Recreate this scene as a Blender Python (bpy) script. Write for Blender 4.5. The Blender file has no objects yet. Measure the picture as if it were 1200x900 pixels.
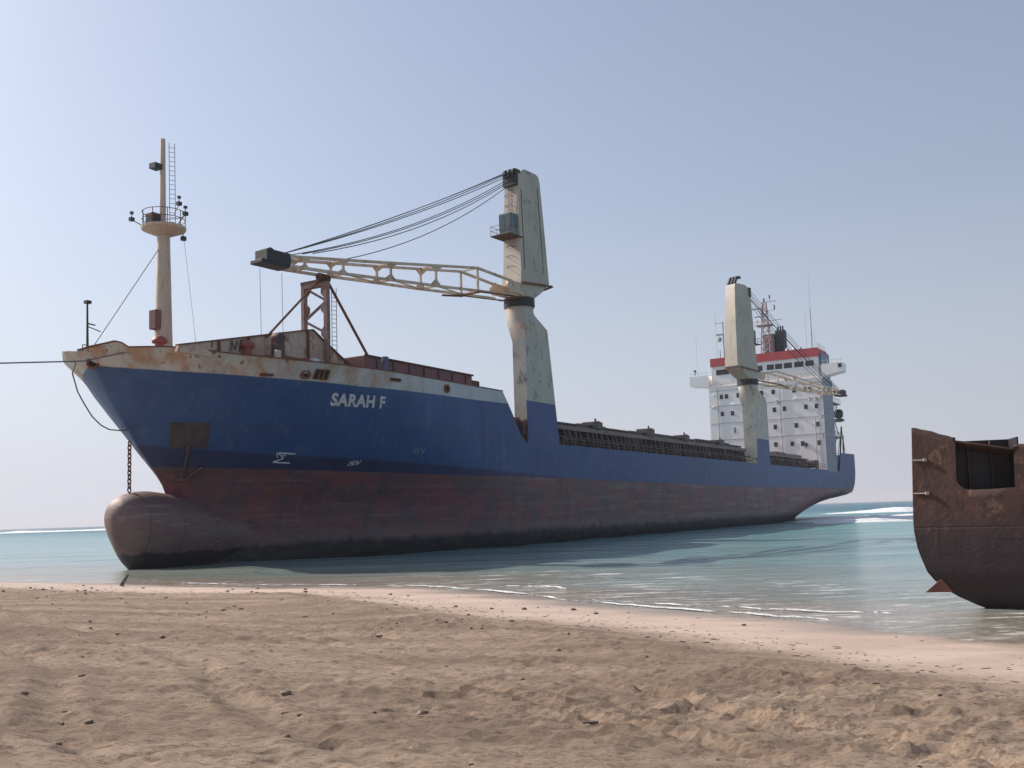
import bpy, bmesh, math, random
from mathutils import Vector, Matrix, noise as mnoise
R = math.radians
rnd = random.Random(7)
sc = bpy.context.scene

# ---------------------------------------------------------------- camera
cam_d = bpy.data.cameras.new("camera"); cam = bpy.data.objects.new("camera", cam_d)
sc.collection.objects.link(cam); sc.camera = cam
PITCH, ROLL, CAM_H = R(5.5), R(1.81), 3.0
Fv = Vector((0, math.cos(PITCH), math.sin(PITCH))); R0 = Vector((1, 0, 0)); U0 = R0.cross(Fv)
Rv = R0*math.cos(ROLL) - U0*math.sin(ROLL); Uv = R0*math.sin(ROLL) + U0*math.cos(ROLL)
mw = Matrix.Identity(4)
for i in range(3):
    mw[i][0] = Rv[i]; mw[i][1] = Uv[i]; mw[i][2] = -Fv[i]
mw[2][3] = CAM_H
cam.matrix_world = mw
cam_d.sensor_width = 36.0; cam_d.lens = 36.0*1150/1200; cam_d.shift_y = 40.32/1200
cam_d.clip_start = 0.1; cam_d.clip_end = 60000

# ---------------------------------------------------------------- sky, sun, exposure
SUN = Vector((-0.89, 0.456, 0)).normalized(); SUN_EL = R(36)
sun_dir = Vector((SUN.x*math.cos(SUN_EL), SUN.y*math.cos(SUN_EL), math.sin(SUN_EL)))
w = bpy.data.worlds.new("World"); sc.world = w; w.use_nodes = True
nt = w.node_tree; bg = nt.nodes["Background"]
sky = nt.nodes.new("ShaderNodeTexSky"); sky.sky_type = 'NISHITA'; sky.sun_disc = False
sky.sun_elevation = SUN_EL; sky.sun_rotation = math.atan2(SUN.x, SUN.y)
sky.altitude = 0; sky.air_density = 1.0; sky.dust_density = 2.0; sky.ozone_density = 2.5
bg.inputs[1].default_value = 0.15
# sea haze in the sky: pale near the horizon, a little brighter on the sun's side
def wn(k, **kw):
    x = nt.nodes.new(k)
    for a_, v_ in kw.items(): setattr(x, a_, v_)
    return x
tc = wn("ShaderNodeTexCoord"); sep = wn("ShaderNodeSeparateXYZ"); nt.links.new(tc.outputs["Generated"], sep.inputs[0])
rmp = wn("ShaderNodeValToRGB"); nt.links.new(sep.outputs[2], rmp.inputs[0]); cr = rmp.color_ramp
cr.elements[0].position = 0.0; cr.elements[0].color = (0.97,)*3+(1,)
cr.elements[1].position = 1.0; cr.elements[1].color = (0.25,)*3+(1,)
for p_, g_ in ((0.06, 0.90), (0.16, 0.68), (0.3, 0.44), (0.6, 0.30)):
    e_ = cr.elements.new(p_); e_.color = (g_,)*3+(1,)
dt = wn("ShaderNodeVectorMath", operation='DOT_PRODUCT'); nt.links.new(tc.outputs["Generated"], dt.inputs[0]); dt.inputs[1].default_value = (-0.89, 0.456, 0.0)
az = wn("ShaderNodeMath", operation='MULTIPLY_ADD'); nt.links.new(dt.outputs["Value"], az.inputs[0]); az.inputs[1].default_value = 0.36; az.inputs[2].default_value = 0.97
hz = wn("ShaderNodeVectorMath", operation='SCALE'); hz.inputs[0].default_value = (2.62, 2.74, 3.10); nt.links.new(az.outputs[0], hz.inputs["Scale"])
mxs = wn("ShaderNodeMix", data_type='RGBA'); nt.links.new(rmp.outputs[0], mxs.inputs[0]); nsk = wn('ShaderNodeVectorMath', operation='SCALE'); nt.links.new(sky.outputs[0], nsk.inputs[0]); nsk.inputs['Scale'].default_value = 0.66; nt.links.new(nsk.outputs[0], mxs.inputs[6]); nt.links.new(hz.outputs[0], mxs.inputs[7])
nt.links.new(mxs.outputs[2], bg.inputs[0])
sl = bpy.data.lights.new("sun", 'SUN'); so = bpy.data.objects.new("sun", sl); sc.collection.objects.link(so)
sl.energy = 4.2; sl.angle = R(0.5); sl.color = (1.0, 0.90, 0.80)
so.rotation_euler = (-sun_dir).to_track_quat('-Z', 'Y').to_euler()
vs = sc.view_settings; vs.view_transform = 'Standard'; vs.look = 'None'; vs.exposure = 0.5; vs.gamma = 1.0
vs.use_curve_mapping = False
sc.render.engine = 'CYCLES'
sc.cycles.use_denoising = True; sc.cycles.max_bounces = 6; sc.cycles.caustics_reflective = False
sc.cycles.caustics_refractive = False

# ---------------------------------------------------------------- node helper
class Mat:
    def __init__(s, name, rough=0.6, metallic=0.0, coat=0.0):
        s.m = bpy.data.materials.new(name); s.m.use_nodes = True
        s.t = s.m.node_tree; s.b = s.t.nodes["Principled BSDF"]
        s.b.inputs["Roughness"].default_value = rough; s.b.inputs["Metallic"].default_value = metallic
        s._tc = None
    def n(s, k, **kw):
        x = s.t.nodes.new(k)
        for a, v in kw.items(): setattr(x, a, v)
        return x
    def put(s, sock, v):
        if isinstance(v, bpy.types.NodeSocket): s.t.links.new(v, sock)
        elif isinstance(v, (tuple, list)) and len(v) == 3 and sock.type == 'RGBA': sock.default_value = (*v, 1)
        else: sock.default_value = v
    def obj(s):
        if not s._tc:
            s._tc = s.n("ShaderNodeTexCoord").outputs["Object"]
            s._xyz = s.n("ShaderNodeSeparateXYZ"); s.t.links.new(s._tc, s._xyz.inputs[0])
        return s._tc
    def axis(s, i): s.obj(); return s._xyz.outputs[i]
    def math(s, op, a, b=0.0, c=None, clamp=False):
        x = s.n("ShaderNodeMath", operation=op, use_clamp=clamp); s.put(x.inputs[0], a); s.put(x.inputs[1], b)
        if c is not None: s.put(x.inputs[2], c)
        return x.outputs[0]
    def scaled(s, sx, sy, sz):
        x = s.n("ShaderNodeMapping"); s.t.links.new(s.obj(), x.inputs[0]); x.inputs["Scale"].default_value = (sx, sy, sz)
        return x.outputs[0]
    def noise(s, scale, stretch=(1, 1, 1), detail=4, rough=0.55):
        x = s.n("ShaderNodeTexNoise"); s.t.links.new(s.scaled(*stretch), x.inputs["Vector"])
        x.inputs["Scale"].default_value = scale; x.inputs["Detail"].default_value = detail
        x.inputs["Roughness"].default_value = rough
        return x.outputs["Fac"]
    def step(s, v, lo, hi):           # 0 below lo, 1 above hi
        x = s.n("ShaderNodeMapRange", clamp=True); s.put(x.inputs[0], v)
        s.put(x.inputs[1], lo); s.put(x.inputs[2], hi)
        return x.outputs[0]
    def curve(s, v, pts):             # piecewise linear through a float ramp of map ranges
        x0, x1 = pts[0][0], pts[-1][0]; y0 = min(p[1] for p in pts); y1 = max(p[1] for p in pts)
        f = s.n("ShaderNodeMapRange", clamp=True); s.put(f.inputs[0], v); f.inputs[1].default_value = x0; f.inputs[2].default_value = x1
        r = s.n("ShaderNodeValToRGB"); cr = r.color_ramp
        while len(cr.elements) < len(pts): cr.elements.new(0.5)
        for e, (px, py) in zip(cr.elements, pts):
            e.position = (px-x0)/(x1-x0); g = (py-y0)/(y1-y0); e.color = (g, g, g, 1)
        s.t.links.new(f.outputs[0], r.inputs[0])
        return s.math('MULTIPLY_ADD', r.outputs[0], y1-y0, y0)
    def mix(s, f, a, b, blend='MIX'):
        x = s.n("ShaderNodeMix", data_type='RGBA', blend_type=blend)
        s.put(x.inputs[0], f); s.put(x.inputs[6], a); s.put(x.inputs[7], b)
        return x.outputs[2]
    def bump(s, h, strength=0.3, dist=0.05, prev=None):
        x = s.n("ShaderNodeBump"); s.put(x.inputs["Strength"], strength); x.inputs["Distance"].default_value = dist
        s.put(x.inputs["Height"], h)
        if prev: s.t.links.new(prev, x.inputs["Normal"])
        return x.outputs[0]
    def color(s, c): s.put(s.b.inputs["Base Color"], c); return s
    def set(s, k, v): s.put(s.b.inputs[k], v); return s
    def normal(s, v): s.t.links.new(v, s.b.inputs["Normal"]); return s

def painted(name, base, dark=None, rust=(0.22, 0.09, 0.035), amt=0.35, scale=0.8, rough=0.55, streak=True):
    """weathered paint: uneven tone, rust patches and vertical rust runs"""
    m = Mat(name, rough)
    dark = dark or tuple(c*0.72 for c in base)
    c = m.mix(m.step(m.noise(scale*0.6, detail=5), 0.35, 0.7), base, dark)
    p = m.step(m.noise(scale*1.7, (1, 1, 0.8), 6, 0.65), 0.72-amt*0.35, 0.80-amt*0.25)
    c = m.mix(m.math('MULTIPLY', p, 0.85), c, rust)
    if streak:
        q = m.step(m.noise(scale*1.3, (2.2, 2.2, 0.16), 4, 0.6), 0.66-amt*0.3, 0.86-amt*0.25)
        c = m.mix(m.math('MULTIPLY', q, 0.55), c, tuple(r*1.15 for r in rust))
    bt = m.n("ShaderNodeTexBrick"); cb = m.n("ShaderNodeCombineXYZ"); m.put(cb.inputs[0], m.math('ADD', m.axis(0), m.axis(1))); m.put(cb.inputs[1], m.axis(2))
    m.t.links.new(cb.outputs[0], bt.inputs["Vector"]); bt.inputs["Scale"].default_value = 1.0; bt.inputs["Brick Width"].default_value = 3.1
    bt.inputs["Row Height"].default_value = 1.9; bt.inputs["Mortar Size"].default_value = 0.014; bt.inputs["Mortar Smooth"].default_value = 0.3
    c = m.mix(m.math('MULTIPLY', bt.outputs["Fac"], 0.28), c, tuple(q_*0.25 for q_ in base))
    m.color(c); m.normal(m.bump(m.noise(scale*6, detail=3), 0.25, 0.03))
    m.set("Roughness", m.math('MULTIPLY_ADD', p, 0.3, rough))
    return m.m

# ---------------------------------------------------------------- mesh helper
class MB:
    def __init__(s): s.v = []; s.f = []
    def add(s, vs, fs):
        o = len(s.v); s.v += [tuple(v) for v in vs]; s.f += [tuple(i+o for i in f) for f in fs]; return s
    def box(s, x0, x1, y0, y1, z0, z1):
        vs = [(x, y, z) for z in (z0, z1) for y in (y0, y1) for x in (x0, x1)]
        return s.add(vs, [(0, 2, 3, 1), (4, 5, 7, 6), (0, 1, 5, 4), (2, 6, 7, 3), (0, 4, 6, 2), (1, 3, 7, 5)])
    def bar(s, a, b, w, h, up=(0, 0, 1)):
        a = Vector(a); b = Vector(b); d = (b-a).normalized(); u = Vector(up)
        if abs(d.dot(u)) > 0.97: u = Vector((1, 0, 0))
        l = d.cross(u).normalized(); u = l.cross(d)
        vs = [p + l*sx*w/2 + u*sz*h/2 for p in (a, b) for sx, sz in ((-1, -1), (1, -1), (1, 1), (-1, 1))]
        return s.add(vs, [(0, 3, 2, 1), (4, 5, 6, 7), (0, 1, 5, 4), (1, 2, 6, 5), (2, 3, 7, 6), (3, 0, 4, 7)])
    def tube(s, pts, r, n=8, cap=True):
        pts = [Vector(p) for p in pts]; rs = r if isinstance(r, (list, tuple)) else [r]*len(pts)
        vs = []; prev = None
        for i, p in enumerate(pts):
            d = (pts[min(i+1, len(pts)-1)] - pts[max(i-1, 0)])
            if d.length < 1e-9: d = Vector((0, 0, 1))
            d.normalize()
            u = Vector((0, 0, 1)) if abs(d.z) < 0.95 else Vector((1, 0, 0))
            if prev is not None and abs(prev.dot(d)) < 0.95: u = prev
            l = d.cross(u).normalized(); u = l.cross(d).normalized(); prev = u
            vs += [p + (l*math.cos(2*math.pi*k/n) + u*math.sin(2*math.pi*k/n))*rs[i] for k in range(n)]
        fs = [(i*n+k, i*n+(k+1) % n, (i+1)*n+(k+1) % n, (i+1)*n+k) for i in range(len(pts)-1) for k in range(n)]
        if cap: fs += [tuple(reversed(range(n))), tuple((len(pts)-1)*n+k for k in range(n))]
        return s.add(vs, fs)
    def loft(s, rings, cap=True, closed=True):
        n = len(rings[0]); vs = [p for r in rings for p in r]
        fs = [(i*n+k, i*n+(k+1) % n, (i+1)*n+(k+1) % n, (i+1)*n+k) for i in range(len(rings)-1) for k in range(n if closed else n-1)]
        if cap: fs += [tuple(reversed(range(n))), tuple((len(rings)-1)*n+k for k in range(n))]
        return s.add(vs, fs)
    def prism(s, poly, axis, a, b):     # poly of 2-tuples in the other two axes
        def P(p, q): return (q, *p) if axis == 0 else (p[0], q, p[1]) if axis == 1 else (p[0], p[1], q)
        return s.loft([[P(p, a) for p in poly], [P(p, b) for p in poly]])
    def ring(s, c, axis, ro, ri, t, n=20, sx=1.0, sz=1.0):   # flat torus-like ring
        vs = []
        for r, d in ((ri, -t/2), (ro, -t/2), (ro, t/2), (ri, t/2)):
            for k in range(n):
                a = 2*math.pi*k/n; p = [r*math.cos(a)*sx, r*math.sin(a)*sz]
                q = [p[0], d, p[1]] if axis == 1 else [d, p[0], p[1]] if axis == 0 else [p[0], p[1], d]
                vs.append((c[0]+q[0], c[1]+q[1], c[2]+q[2]))
        fs = [(j*n+k, j*n+(k+1) % n, ((j+1) % 4)*n+(k+1) % n, ((j+1) % 4)*n+k) for j in range(4) for k in range(n)]
        return s.add(vs, fs)
    def build(s, name, mat, parent=None, smooth=False, angle=35, bevel=0.0):
        me = bpy.data.meshes.new(name); me.from_pydata(s.v, [], s.f); me.update()
        bm = bmesh.new(); bm.from_mesh(me)
        bmesh.ops.remove_doubles(bm, verts=bm.verts, dist=1e-5)
        if bevel:
            es = [e for e in bm.edges if len(e.link_faces) == 2 and e.calc_face_angle(0) > 0.6]
            bmesh.ops.bevel(bm, geom=es, offset=bevel, segments=1, affect='EDGES')
        bmesh.ops.recalc_face_normals(bm, faces=bm.faces)
        if smooth:
            for f in bm.faces: f.smooth = True
            for e in bm.edges:
                if len(e.link_faces) == 2 and e.calc_face_angle(0) > R(angle): e.smooth = False
        bm.to_mesh(me); bm.free()
        me.materials.append(mat)
        o = bpy.data.objects.new(name, me); sc.collection.objects.link(o)
        if parent: o.parent = parent
        return o

def circ(cx, cy, z, r, n=16, ry=None, ph=0.0):
    return [(cx+r*math.cos(2*math.pi*k/n+ph), cy+(ry or r)*math.sin(2*math.pi*k/n+ph), z) for k in range(n)]
def rectring(x0, x1, y0, y1, z, n=16):
    """rectangle sampled with n points at the same angles as circ, corners included (n=16)"""
    cx, cy, hx, hy = (x0+x1)/2, (y0+y1)/2, (x1-x0)/2, (y1-y0)/2
    out = []
    for k in range(n):
        a = 2*math.pi*k/n; c, q = math.cos(a), math.sin(a); m = max(abs(c), abs(q))
        out.append((cx+hx*c/m, cy+hy*q/m, z))
    return out
def tag(o, label=None, cat=None, group=None, kind=None):
    for k, v in (("label", label), ("category", cat), ("group", group), ("kind", kind)):
        if v: o[k] = v
    return o
def empty(name, loc=(0, 0, 0), rz=0.0):
    o = bpy.data.objects.new(name, None); sc.collection.objects.link(o); o.location = loc; o.rotation_euler = (0, 0, rz)
    o.empty_display_size = 0.5
    return o

# ---------------------------------------------------------------- ground, water, sand
SHORE = [(-900, 520), (-400, 260), (-160, 125), (-70, 78), (-40, 62), (-25.7, 54.8), (-19.7, 50.2), (-11.8, 45.1), (-4.5, 42),
         (-1.4, 37.6), (1.1, 33.8), (3.65, 30.4), (6, 27.6), (8, 24.6), (10.3, 20.5), (14, 15), (22, 8), (45, -4), (120, -40), (600, -260)]
def shore_d(x, y):
    """signed distance to the water's edge, positive on the water side"""
    best = 1e18; sg = 1
    for (ax, ay), (bx, by) in zip(SHORE, SHORE[1:]):
        dx, dy = bx-ax, by-ay; t = max(0, min(1, ((x-ax)*dx+(y-ay)*dy)/(dx*dx+dy*dy)))
        px, py = ax+dx*t-x, ay+dy*t-y; q = px*px+py*py
        if q < best: best = q; sg = 1 if dx*(y-ay)-dy*(x-ax) > 0 else -1
    return sg*math.sqrt(best)
def fbm(x, y, o=4):
    return mnoise.fractal(Vector((x, y, 0.3)), 1.0, 2.1, o)
# footprints: three walkers along and across the upper beach
PRINTS = {}
def walk(x, y, dx, dy, n, seed):
    r_ = random.Random(seed); a_ = math.atan2(dy, dx)
    for i in range(n):
        a_ += r_.uniform(-.09, .09); x += .68*math.cos(a_); y += .68*math.sin(a_); s_ = 1 if i % 2 else -1
        px, py = x-math.sin(a_)*.12*s_, y+math.cos(a_)*.12*s_
        PRINTS.setdefault((int(px//1), int(py//1)), []).append((px, py, math.cos(a_), math.sin(a_)))
walk(-16, 22, 1, -.45, 46, 3); walk(-3, 7, .25, 1, 30, 8); walk(12, 11, -1, .45, 34, 12); walk(3, 8, -1, .3, 20, 15)
def print_h(x, y):
    h = 0.0; cx, cy = int(x//1), int(y//1)
    for i in (-1, 0, 1):
        for j in (-1, 0, 1):
            for px, py, c, s in PRINTS.get((cx+i, cy+j), ()):
                u = ((x-px)*c+(y-py)*s)/.17; v = (-(x-px)*s+(y-py)*c)/.09; q = u*u+v*v
                if q < 9: h += -.055*math.exp(-q*q*.8)+.018*math.exp(-(math.sqrt(q)-1.7)**2*4)
    return h
def sand_h(x, y):
    d = shore_d(x, y) + 0.5*fbm(x*0.12, y*0.12, 2)
    if d > 0: return -0.045*d if d < 60 else -2.7
    e = -d
    h = 0.028*e + 0.0011*e*e if e < 22 else 1.15 + 0.035*min(e-22, 60)
    # trampled, rutted dry sand starts some metres above the wet strip
    k = max(0.0, min(1.0, (e-4.6)/3.0))
    rough = 0.07*fbm(x*0.35, y*0.7, 4) + 0.085*abs(fbm(x*1.1+9, y*1.9, 5)) + 0.075*fbm(x*3.4, y*4.6+3, 5)
    wv = 0.7*fbm(x*0.05+4, 1.1, 2)
    for c0, wd in ((10.6, .16), (12.3, .16), (15.6, .22), (17.7, .22), (21.0, .2)):      # wheel ruts along the beach
        q = (e-c0-wv)/wd
        if abs(q) < 3.2:
            along = (x-y)*0.7071
            rough += -0.10*math.exp(-q*q) + 0.05*math.exp(-(abs(q)-1.7)**2*3) + 0.022*math.exp(-q*q)*math.sin(along*26+q*2)
    ridge = 0.20*math.exp(-((e-7.5-1.6*fbm(x*0.09, 3.3, 2))/1.5)**2)*(0.6+0.5*fbm(x*0.5, y*0.5, 3))
    calm = 0.30+0.60*max(0, min(1, 0.5+1.3*fbm(x*0.11+7, y*0.16, 2)))
    if 5 < e < 45: h += print_h(x, y)
    return h + k*rough*calm + ridge*0.9 + 0.012*fbm(x*0.8, y*0.8, 3)
def fan_rows(near, far, n):
    return [near*(far/near)**(i/n) for i in range(n+1)]
def fan_grid(name, ys, nx, half, hfun, mat, attr=None):
    vs = []; vals = []
    for y in ys:
        wdt = half*(y+12)
        for i in range(nx+1):
            t = -1+2*i/nx; x = wdt*t/0.88 if abs(t) <= 0.88 else math.copysign(wdt+(abs(t)-0.88)/0.12*max(110-wdt, wdt*0.6), t)
            vs.append((x, y, hfun(x, y)))
            if attr: vals.append(attr(x, y))
    n1 = nx+1
    fs = [(j*n1+i, j*n1+i+1, (j+1)*n1+i+1, (j+1)*n1+i) for j in range(len(ys)-1) for i in range(nx)]
    me = bpy.data.meshes.new(name); me.from_pydata(vs, [], fs); me.polygons.foreach_set("use_smooth", [True]*len(fs))
    if attr:
        a = me.attributes.new("shore_distance", 'FLOAT', 'POINT'); a.data.foreach_set("value", vals)
    me.materials.append(mat); me.update()
    o = bpy.data.objects.new(name, me); sc.collection.objects.link(o); return o

# sand material
m = Mat("sand", 0.9)
a = m.n("ShaderNodeAttribute", attribute_name="shore_distance").outputs["Fac"]
dry = m.mix(m.step(m.noise(0.5, (0.4, 1.8, 1), 6), 0.38, 0.60), (0.66, 0.49, 0.355), (0.43, 0.305, 0.215))
dry = m.mix(m.math('MULTIPLY', m.step(m.noise(9, (0.7, 1.3, 1), 7, 0.8), 0.50, 0.58), 0.75), dry, (0.26, 0.175, 0.12))
wet = m.mix(m.step(m.noise(0.35, (1, 2, 1), 4), 0.4, 0.6), (0.50, 0.385, 0.31), (0.42, 0.32, 0.26))
wet = m.mix(m.math('MULTIPLY', m.step(m.noise(3.0, (0.6, 1.6, 1), 6, 0.75), 0.58, 0.66), 0.5), wet, (0.17, 0.12, 0.09))
edge = m.math('ADD', a, m.math('MULTIPLY_ADD', m.noise(0.35, (0.5, 1.4, 1), 5, 0.65), 5.0, -2.5))
c = m.mix(m.step(edge, -6.6, -4.6), dry, wet)
c = m.mix(m.step(edge, -1.6, 0.2), c, (0.23, 0.19, 0.145))
m.color(c); m.set("Roughness", m.math('SUBTRACT', 0.95, m.math('MULTIPLY', m.step(edge, -2.6, -0.5), 0.55)))
rgh = m.math('MULTIPLY_ADD', m.math('SUBTRACT', 1.0, m.step(edge, -6.6, -4.0)), 0.85, 0.12)
nb = m.bump(m.noise(22, detail=6, rough=0.8), rgh, 0.10, m.bump(m.noise(6.0, (0.7, 1.5, 1), 6, 0.72), rgh, 0.22))
m.normal(nb)
SAND = m.m
ys = [-14+i*1.0 for i in range(14)] + fan_rows(1.0, 70, 420)[0:] + fan_rows(75, 400, 16) + [700, 1500]
tag(fan_grid("sand", ys, 460, 0.95, sand_h, SAND, shore_d), kind="structure")

# water
m = Mat("sea_water", 0.12)
a = m.n("ShaderNodeAttribute", attribute_name="shore_distance").outputs["Fac"]
pat = m.noise(0.045, (0.35, 1, 1), 4)
ad = m.math('ADD', a, m.math('MULTIPLY_ADD', pat, 22, -11))
c = m.mix(m.step(a, 0.0, 7.0), (0.30, 0.25, 0.20), (0.235, 0.235, 0.20))
c = m.mix(m.step(ad, 4, 22), c, (0.18, 0.29, 0.285))
c = m.mix(m.step(ad, 18, 75), c, (0.11, 0.27, 0.275))
c = m.mix(m.step(a, 90, 400), c, (0.03, 0.12, 0.17))
c = m.mix(m.math('MULTIPLY', m.step(m.noise(0.12, (0.25, 1, 1), 5), 0.5, 0.75), 0.35), c, (0.09, 0.2, 0.19))
# foam: real froth lying on the surface near the edge
fo = m.step(m.noise(1.1, (0.6, 1.4, 1), 7, 0.7), 0.56, 0.66)
e1 = m.math('ADD', a, m.math('MULTIPLY_ADD', m.noise(0.22, (1, 1, 1), 3), 4.0, -2.0))
def band(lo, hi, s):
    return m.math('MULTIPLY', m.step(e1, lo-s, lo), m.math('SUBTRACT', 1.0, m.step(e1, hi, hi+s)))
lace = m.math('MULTIPLY', fo, m.math('MULTIPLY', band(0.3, 2.4, 0.6), 0.9))
right = m.step(m.axis(0), -10, 2)
lace2 = m.math('MULTIPLY', m.math('MULTIPLY', m.step(m.noise(1.1, (0.30, 1.5, 1), 7, 0.75), 0.55, 0.62), band(2.0, 10.0, 2.0)), m.math('MULTIPLY', right, 0.75))
foam = m.math('MAXIMUM', lace, lace2)
c = m.mix(foam, c, (0.62, 0.62, 0.61))
m.color(c)
m.set("Roughness", m.math('ADD', m.math('MULTIPLY_ADD', foam, 0.6, 0.13), m.math('MULTIPLY', m.step(a, 40, 300), 0.22)))
m.b.inputs["IOR"].default_value = 1.33
m.set("Specular IOR Level", m.math('MULTIPLY_ADD', m.step(a, 60, 350), -0.30, 0.5))
w1 = m.noise(0.9, (0.45, 1.2, 1), 5, 0.6); w2 = m.noise(4.0, (0.6, 1.3, 1), 4, 0.6); w3 = m.noise(0.10, (0.4, 1.5, 1), 3)
m.normal(m.bump(w2, 0.35, 0.10, m.bump(w1, 0.5, 0.5, m.bump(w3, 0.5, 2.0))))
WATER = m.m
def water_h(x, y):
    d = shore_d(x, y)
    if d < 0 or y > 900: return 0.0
    amp = min(1, d/12)*(1 if y < 350 else (900-y)/550)
    h = 0.05*math.sin((x*0.15+y*1.0)*0.55+1.5*fbm(x*0.02, y*0.05, 2))*amp
    return h + 0.04*amp*fbm(x*0.15, y*0.35, 3)
ys = [-60, -20, 0] + fan_rows(6, 420, 330) + fan_rows(440, 9000, 40)
tag(fan_grid("sea_water", ys, 240, 1.0, water_h, WATER, shore_d), kind="structure")

# white water
FOAM = Mat("foam_white", 0.8)
FOAM.color(FOAM.mix(FOAM.step(FOAM.noise(0.8, (0.4, 1, 1), 6, 0.7), 0.4, 0.62), (0.85, 0.86, 0.87), (0.60, 0.66, 0.69)))
FOAM.normal(FOAM.bump(FOAM.noise(2.2, detail=6, rough=0.75), 0.8, 0.3)); FOAM = FOAM.m
def breaker(name, x0, x1, y0, slope, height, depth, n, seed, label_kind="structure"):
    """one long low breaking wave: steep front to the shore, ragged crest, long foamy back"""
    vs = []; prof = [(0, 0.0), (0.05, 0.45), (0.12, 0.85), (0.22, 1.0), (0.4, 0.8), (0.7, 0.4), (1.0, 0.0)]
    for i in range(n+1):
        t = i/n; x = x0+(x1-x0)*t
        e = min(1, t*9)*min(1, (1-t)*9)
        hgt = height*e*(0.72+0.5*fbm(x*0.06+seed, seed, 4))
        off = 2.2*fbm(x*0.03+seed, 1.7, 3)
        for q, hh in prof:
            jit = 0.18*fbm(x*0.5+seed, q*9, 3)*hgt
            vs.append((x, y0+slope*(x-x0)+off+q*depth*(0.7+0.3*e), -0.05+max(0, hh*hgt+jit*(0 if q in (0, 1) else 1))))
    k = len(prof); fs = [(i*k+j, (i+1)*k+j, (i+1)*k+j+1, i*k+j+1) for i in range(n) for j in range(k-1)]
    me = bpy.data.meshes.new(name); me.from_pydata(vs, [], fs); me.polygons.foreach_set("use_smooth", [True]*len(fs)); me.materials.append(FOAM)
    o = bpy.data.objects.new(name, me); sc.collection.objects.link(o); tag(o, kind=label_kind); return o
breaker("surf", 45.5, 150, 142, 0.10, 1.55, 46, 300, 3.1)
breaker("surf", 84, 260, 262, 0.0, 1.15, 40, 260, 5.7)
breaker("surf", -520, -190, 660, 0.0, 1.5, 50, 220, 8.4)
# swash lines: thin ragged foam sheets at the water's edge
def swash(name, pts, width, seed, z=0.03):
    vs = []; n = 0; dens = []
    P = [Vector((*p, 0)) for p in pts]
    path = []
    for a_, b_ in zip(P, P[1:]):
        L = (b_-a_).length; k = max(2, int(L/0.12))
        path += [a_.lerp(b_, i/k) for i in range(k)]
    for i, p in enumerate(path):
        t = i/len(path); d = (path[min(i+1, len(path)-1)]-path[max(0, i-1)]).normalized(); nn = Vector((-d.y, d.x, 0))
        off = 0.5*fbm(p.x*0.25+seed, p.y*0.25, 3)+0.12*fbm(p.x*1.3, p.y*1.3+seed, 3)
        wd = width*max(0.0, 0.30+1.7*fbm(p.x*0.7+seed*2, p.y*0.7, 5))*min(1, t*8, (1-t)*8)
        off += 0.10*fbm(p.x*3.3, p.y*3.3+seed, 3)
        for q in (0, 0.35, 1):
            c_ = p+nn*(off+wd*q); vs.append((c_.x, c_.y, z+0.025*(q == 0.35)+0.0*q))
    fs = [(i*3+j, i*3+3+j, i*3+4+j, i*3+1+j) for i in range(len(path)-1) for j in range(2)]
    me = bpy.data.meshes.new(name); me.from_pydata(vs, [], fs); me.materials.append(FOAM)
    o = bpy.data.objects.new(name, me); sc.collection.objects.link(o); tag(o, kind="structure"); return o
swash("swash_foam", [(-17, 49.6), (-11.8, 46.2), (-7, 44.3)], 0.22, 1.2)
swash("swash_foam", [(-4.8, 43.2), (-3.2, 41.2), (-1.4, 38.4), (1.1, 34.5), (3.65, 31.0), (6, 28.3), (8, 25.4)], 0.26, 5.5)
swash("swash_foam", [(-0.6, 40.6), (0.9, 39.6), (2.0, 38.2)], 0.32, 9.1)
swash("swash_foam", [(2.5, 33.2), (5.6, 30.0), (8.2, 27.8), (10, 26.4)], 0.22, 13.1)

# sea haze: one even pale volume round the whole place
m = Mat("sea_haze"); m.t.nodes.remove(m.b); vol = m.n("ShaderNodeVolumePrincipled")
vol.inputs["Color"].default_value = (0.90, 0.90, 0.96, 1); vol.inputs["Density"].default_value = 0.00016; vol.inputs["Anisotropy"].default_value = 0.1
m.t.links.new(vol.outputs[0], m.t.nodes["Material Output"].inputs["Volume"])
hb_ = MB(); hb_.box(-9300, 9300, -1700, 9400, -4.5, 60); tag(hb_.build("haze", m.m), kind="stuff")

# hull form: half-breadth of the shell at (x aft, z up) in the ship's own axes
HB=11.75
def lerp_tab(t,tab):
    if t<=tab[0][0]: return tab[0][1]
    for (a,va),(b,vb) in zip(tab,tab[1:]):
        if t<=b: return va+(vb-va)*(t-a)/(b-a)
    return tab[-1][1]
STEM=[(-1,-33.6),(0,-33.8),(3,-34.2),(4.9,-34.6),(6,-35.08),(6.9,-35.82),(8.1,-36.84),(9.5,-37.87),(10.8,-38.82),(12.3,-39.82),(13.0,-40.14),(13.6,-40.63),(14.4,-41.72),(15.2,-42.0)]
LENT=[(-1,34),(4,33),(6.5,30),(9.5,26),(13,22),(14.4,20.5)]
GB=[(-1,1.0),(4,.98),(6.5,.85),(9.5,.74),(13,.62),(14.4,.60)]
def xstem(z): return lerp_tab(z,STEM)
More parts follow.
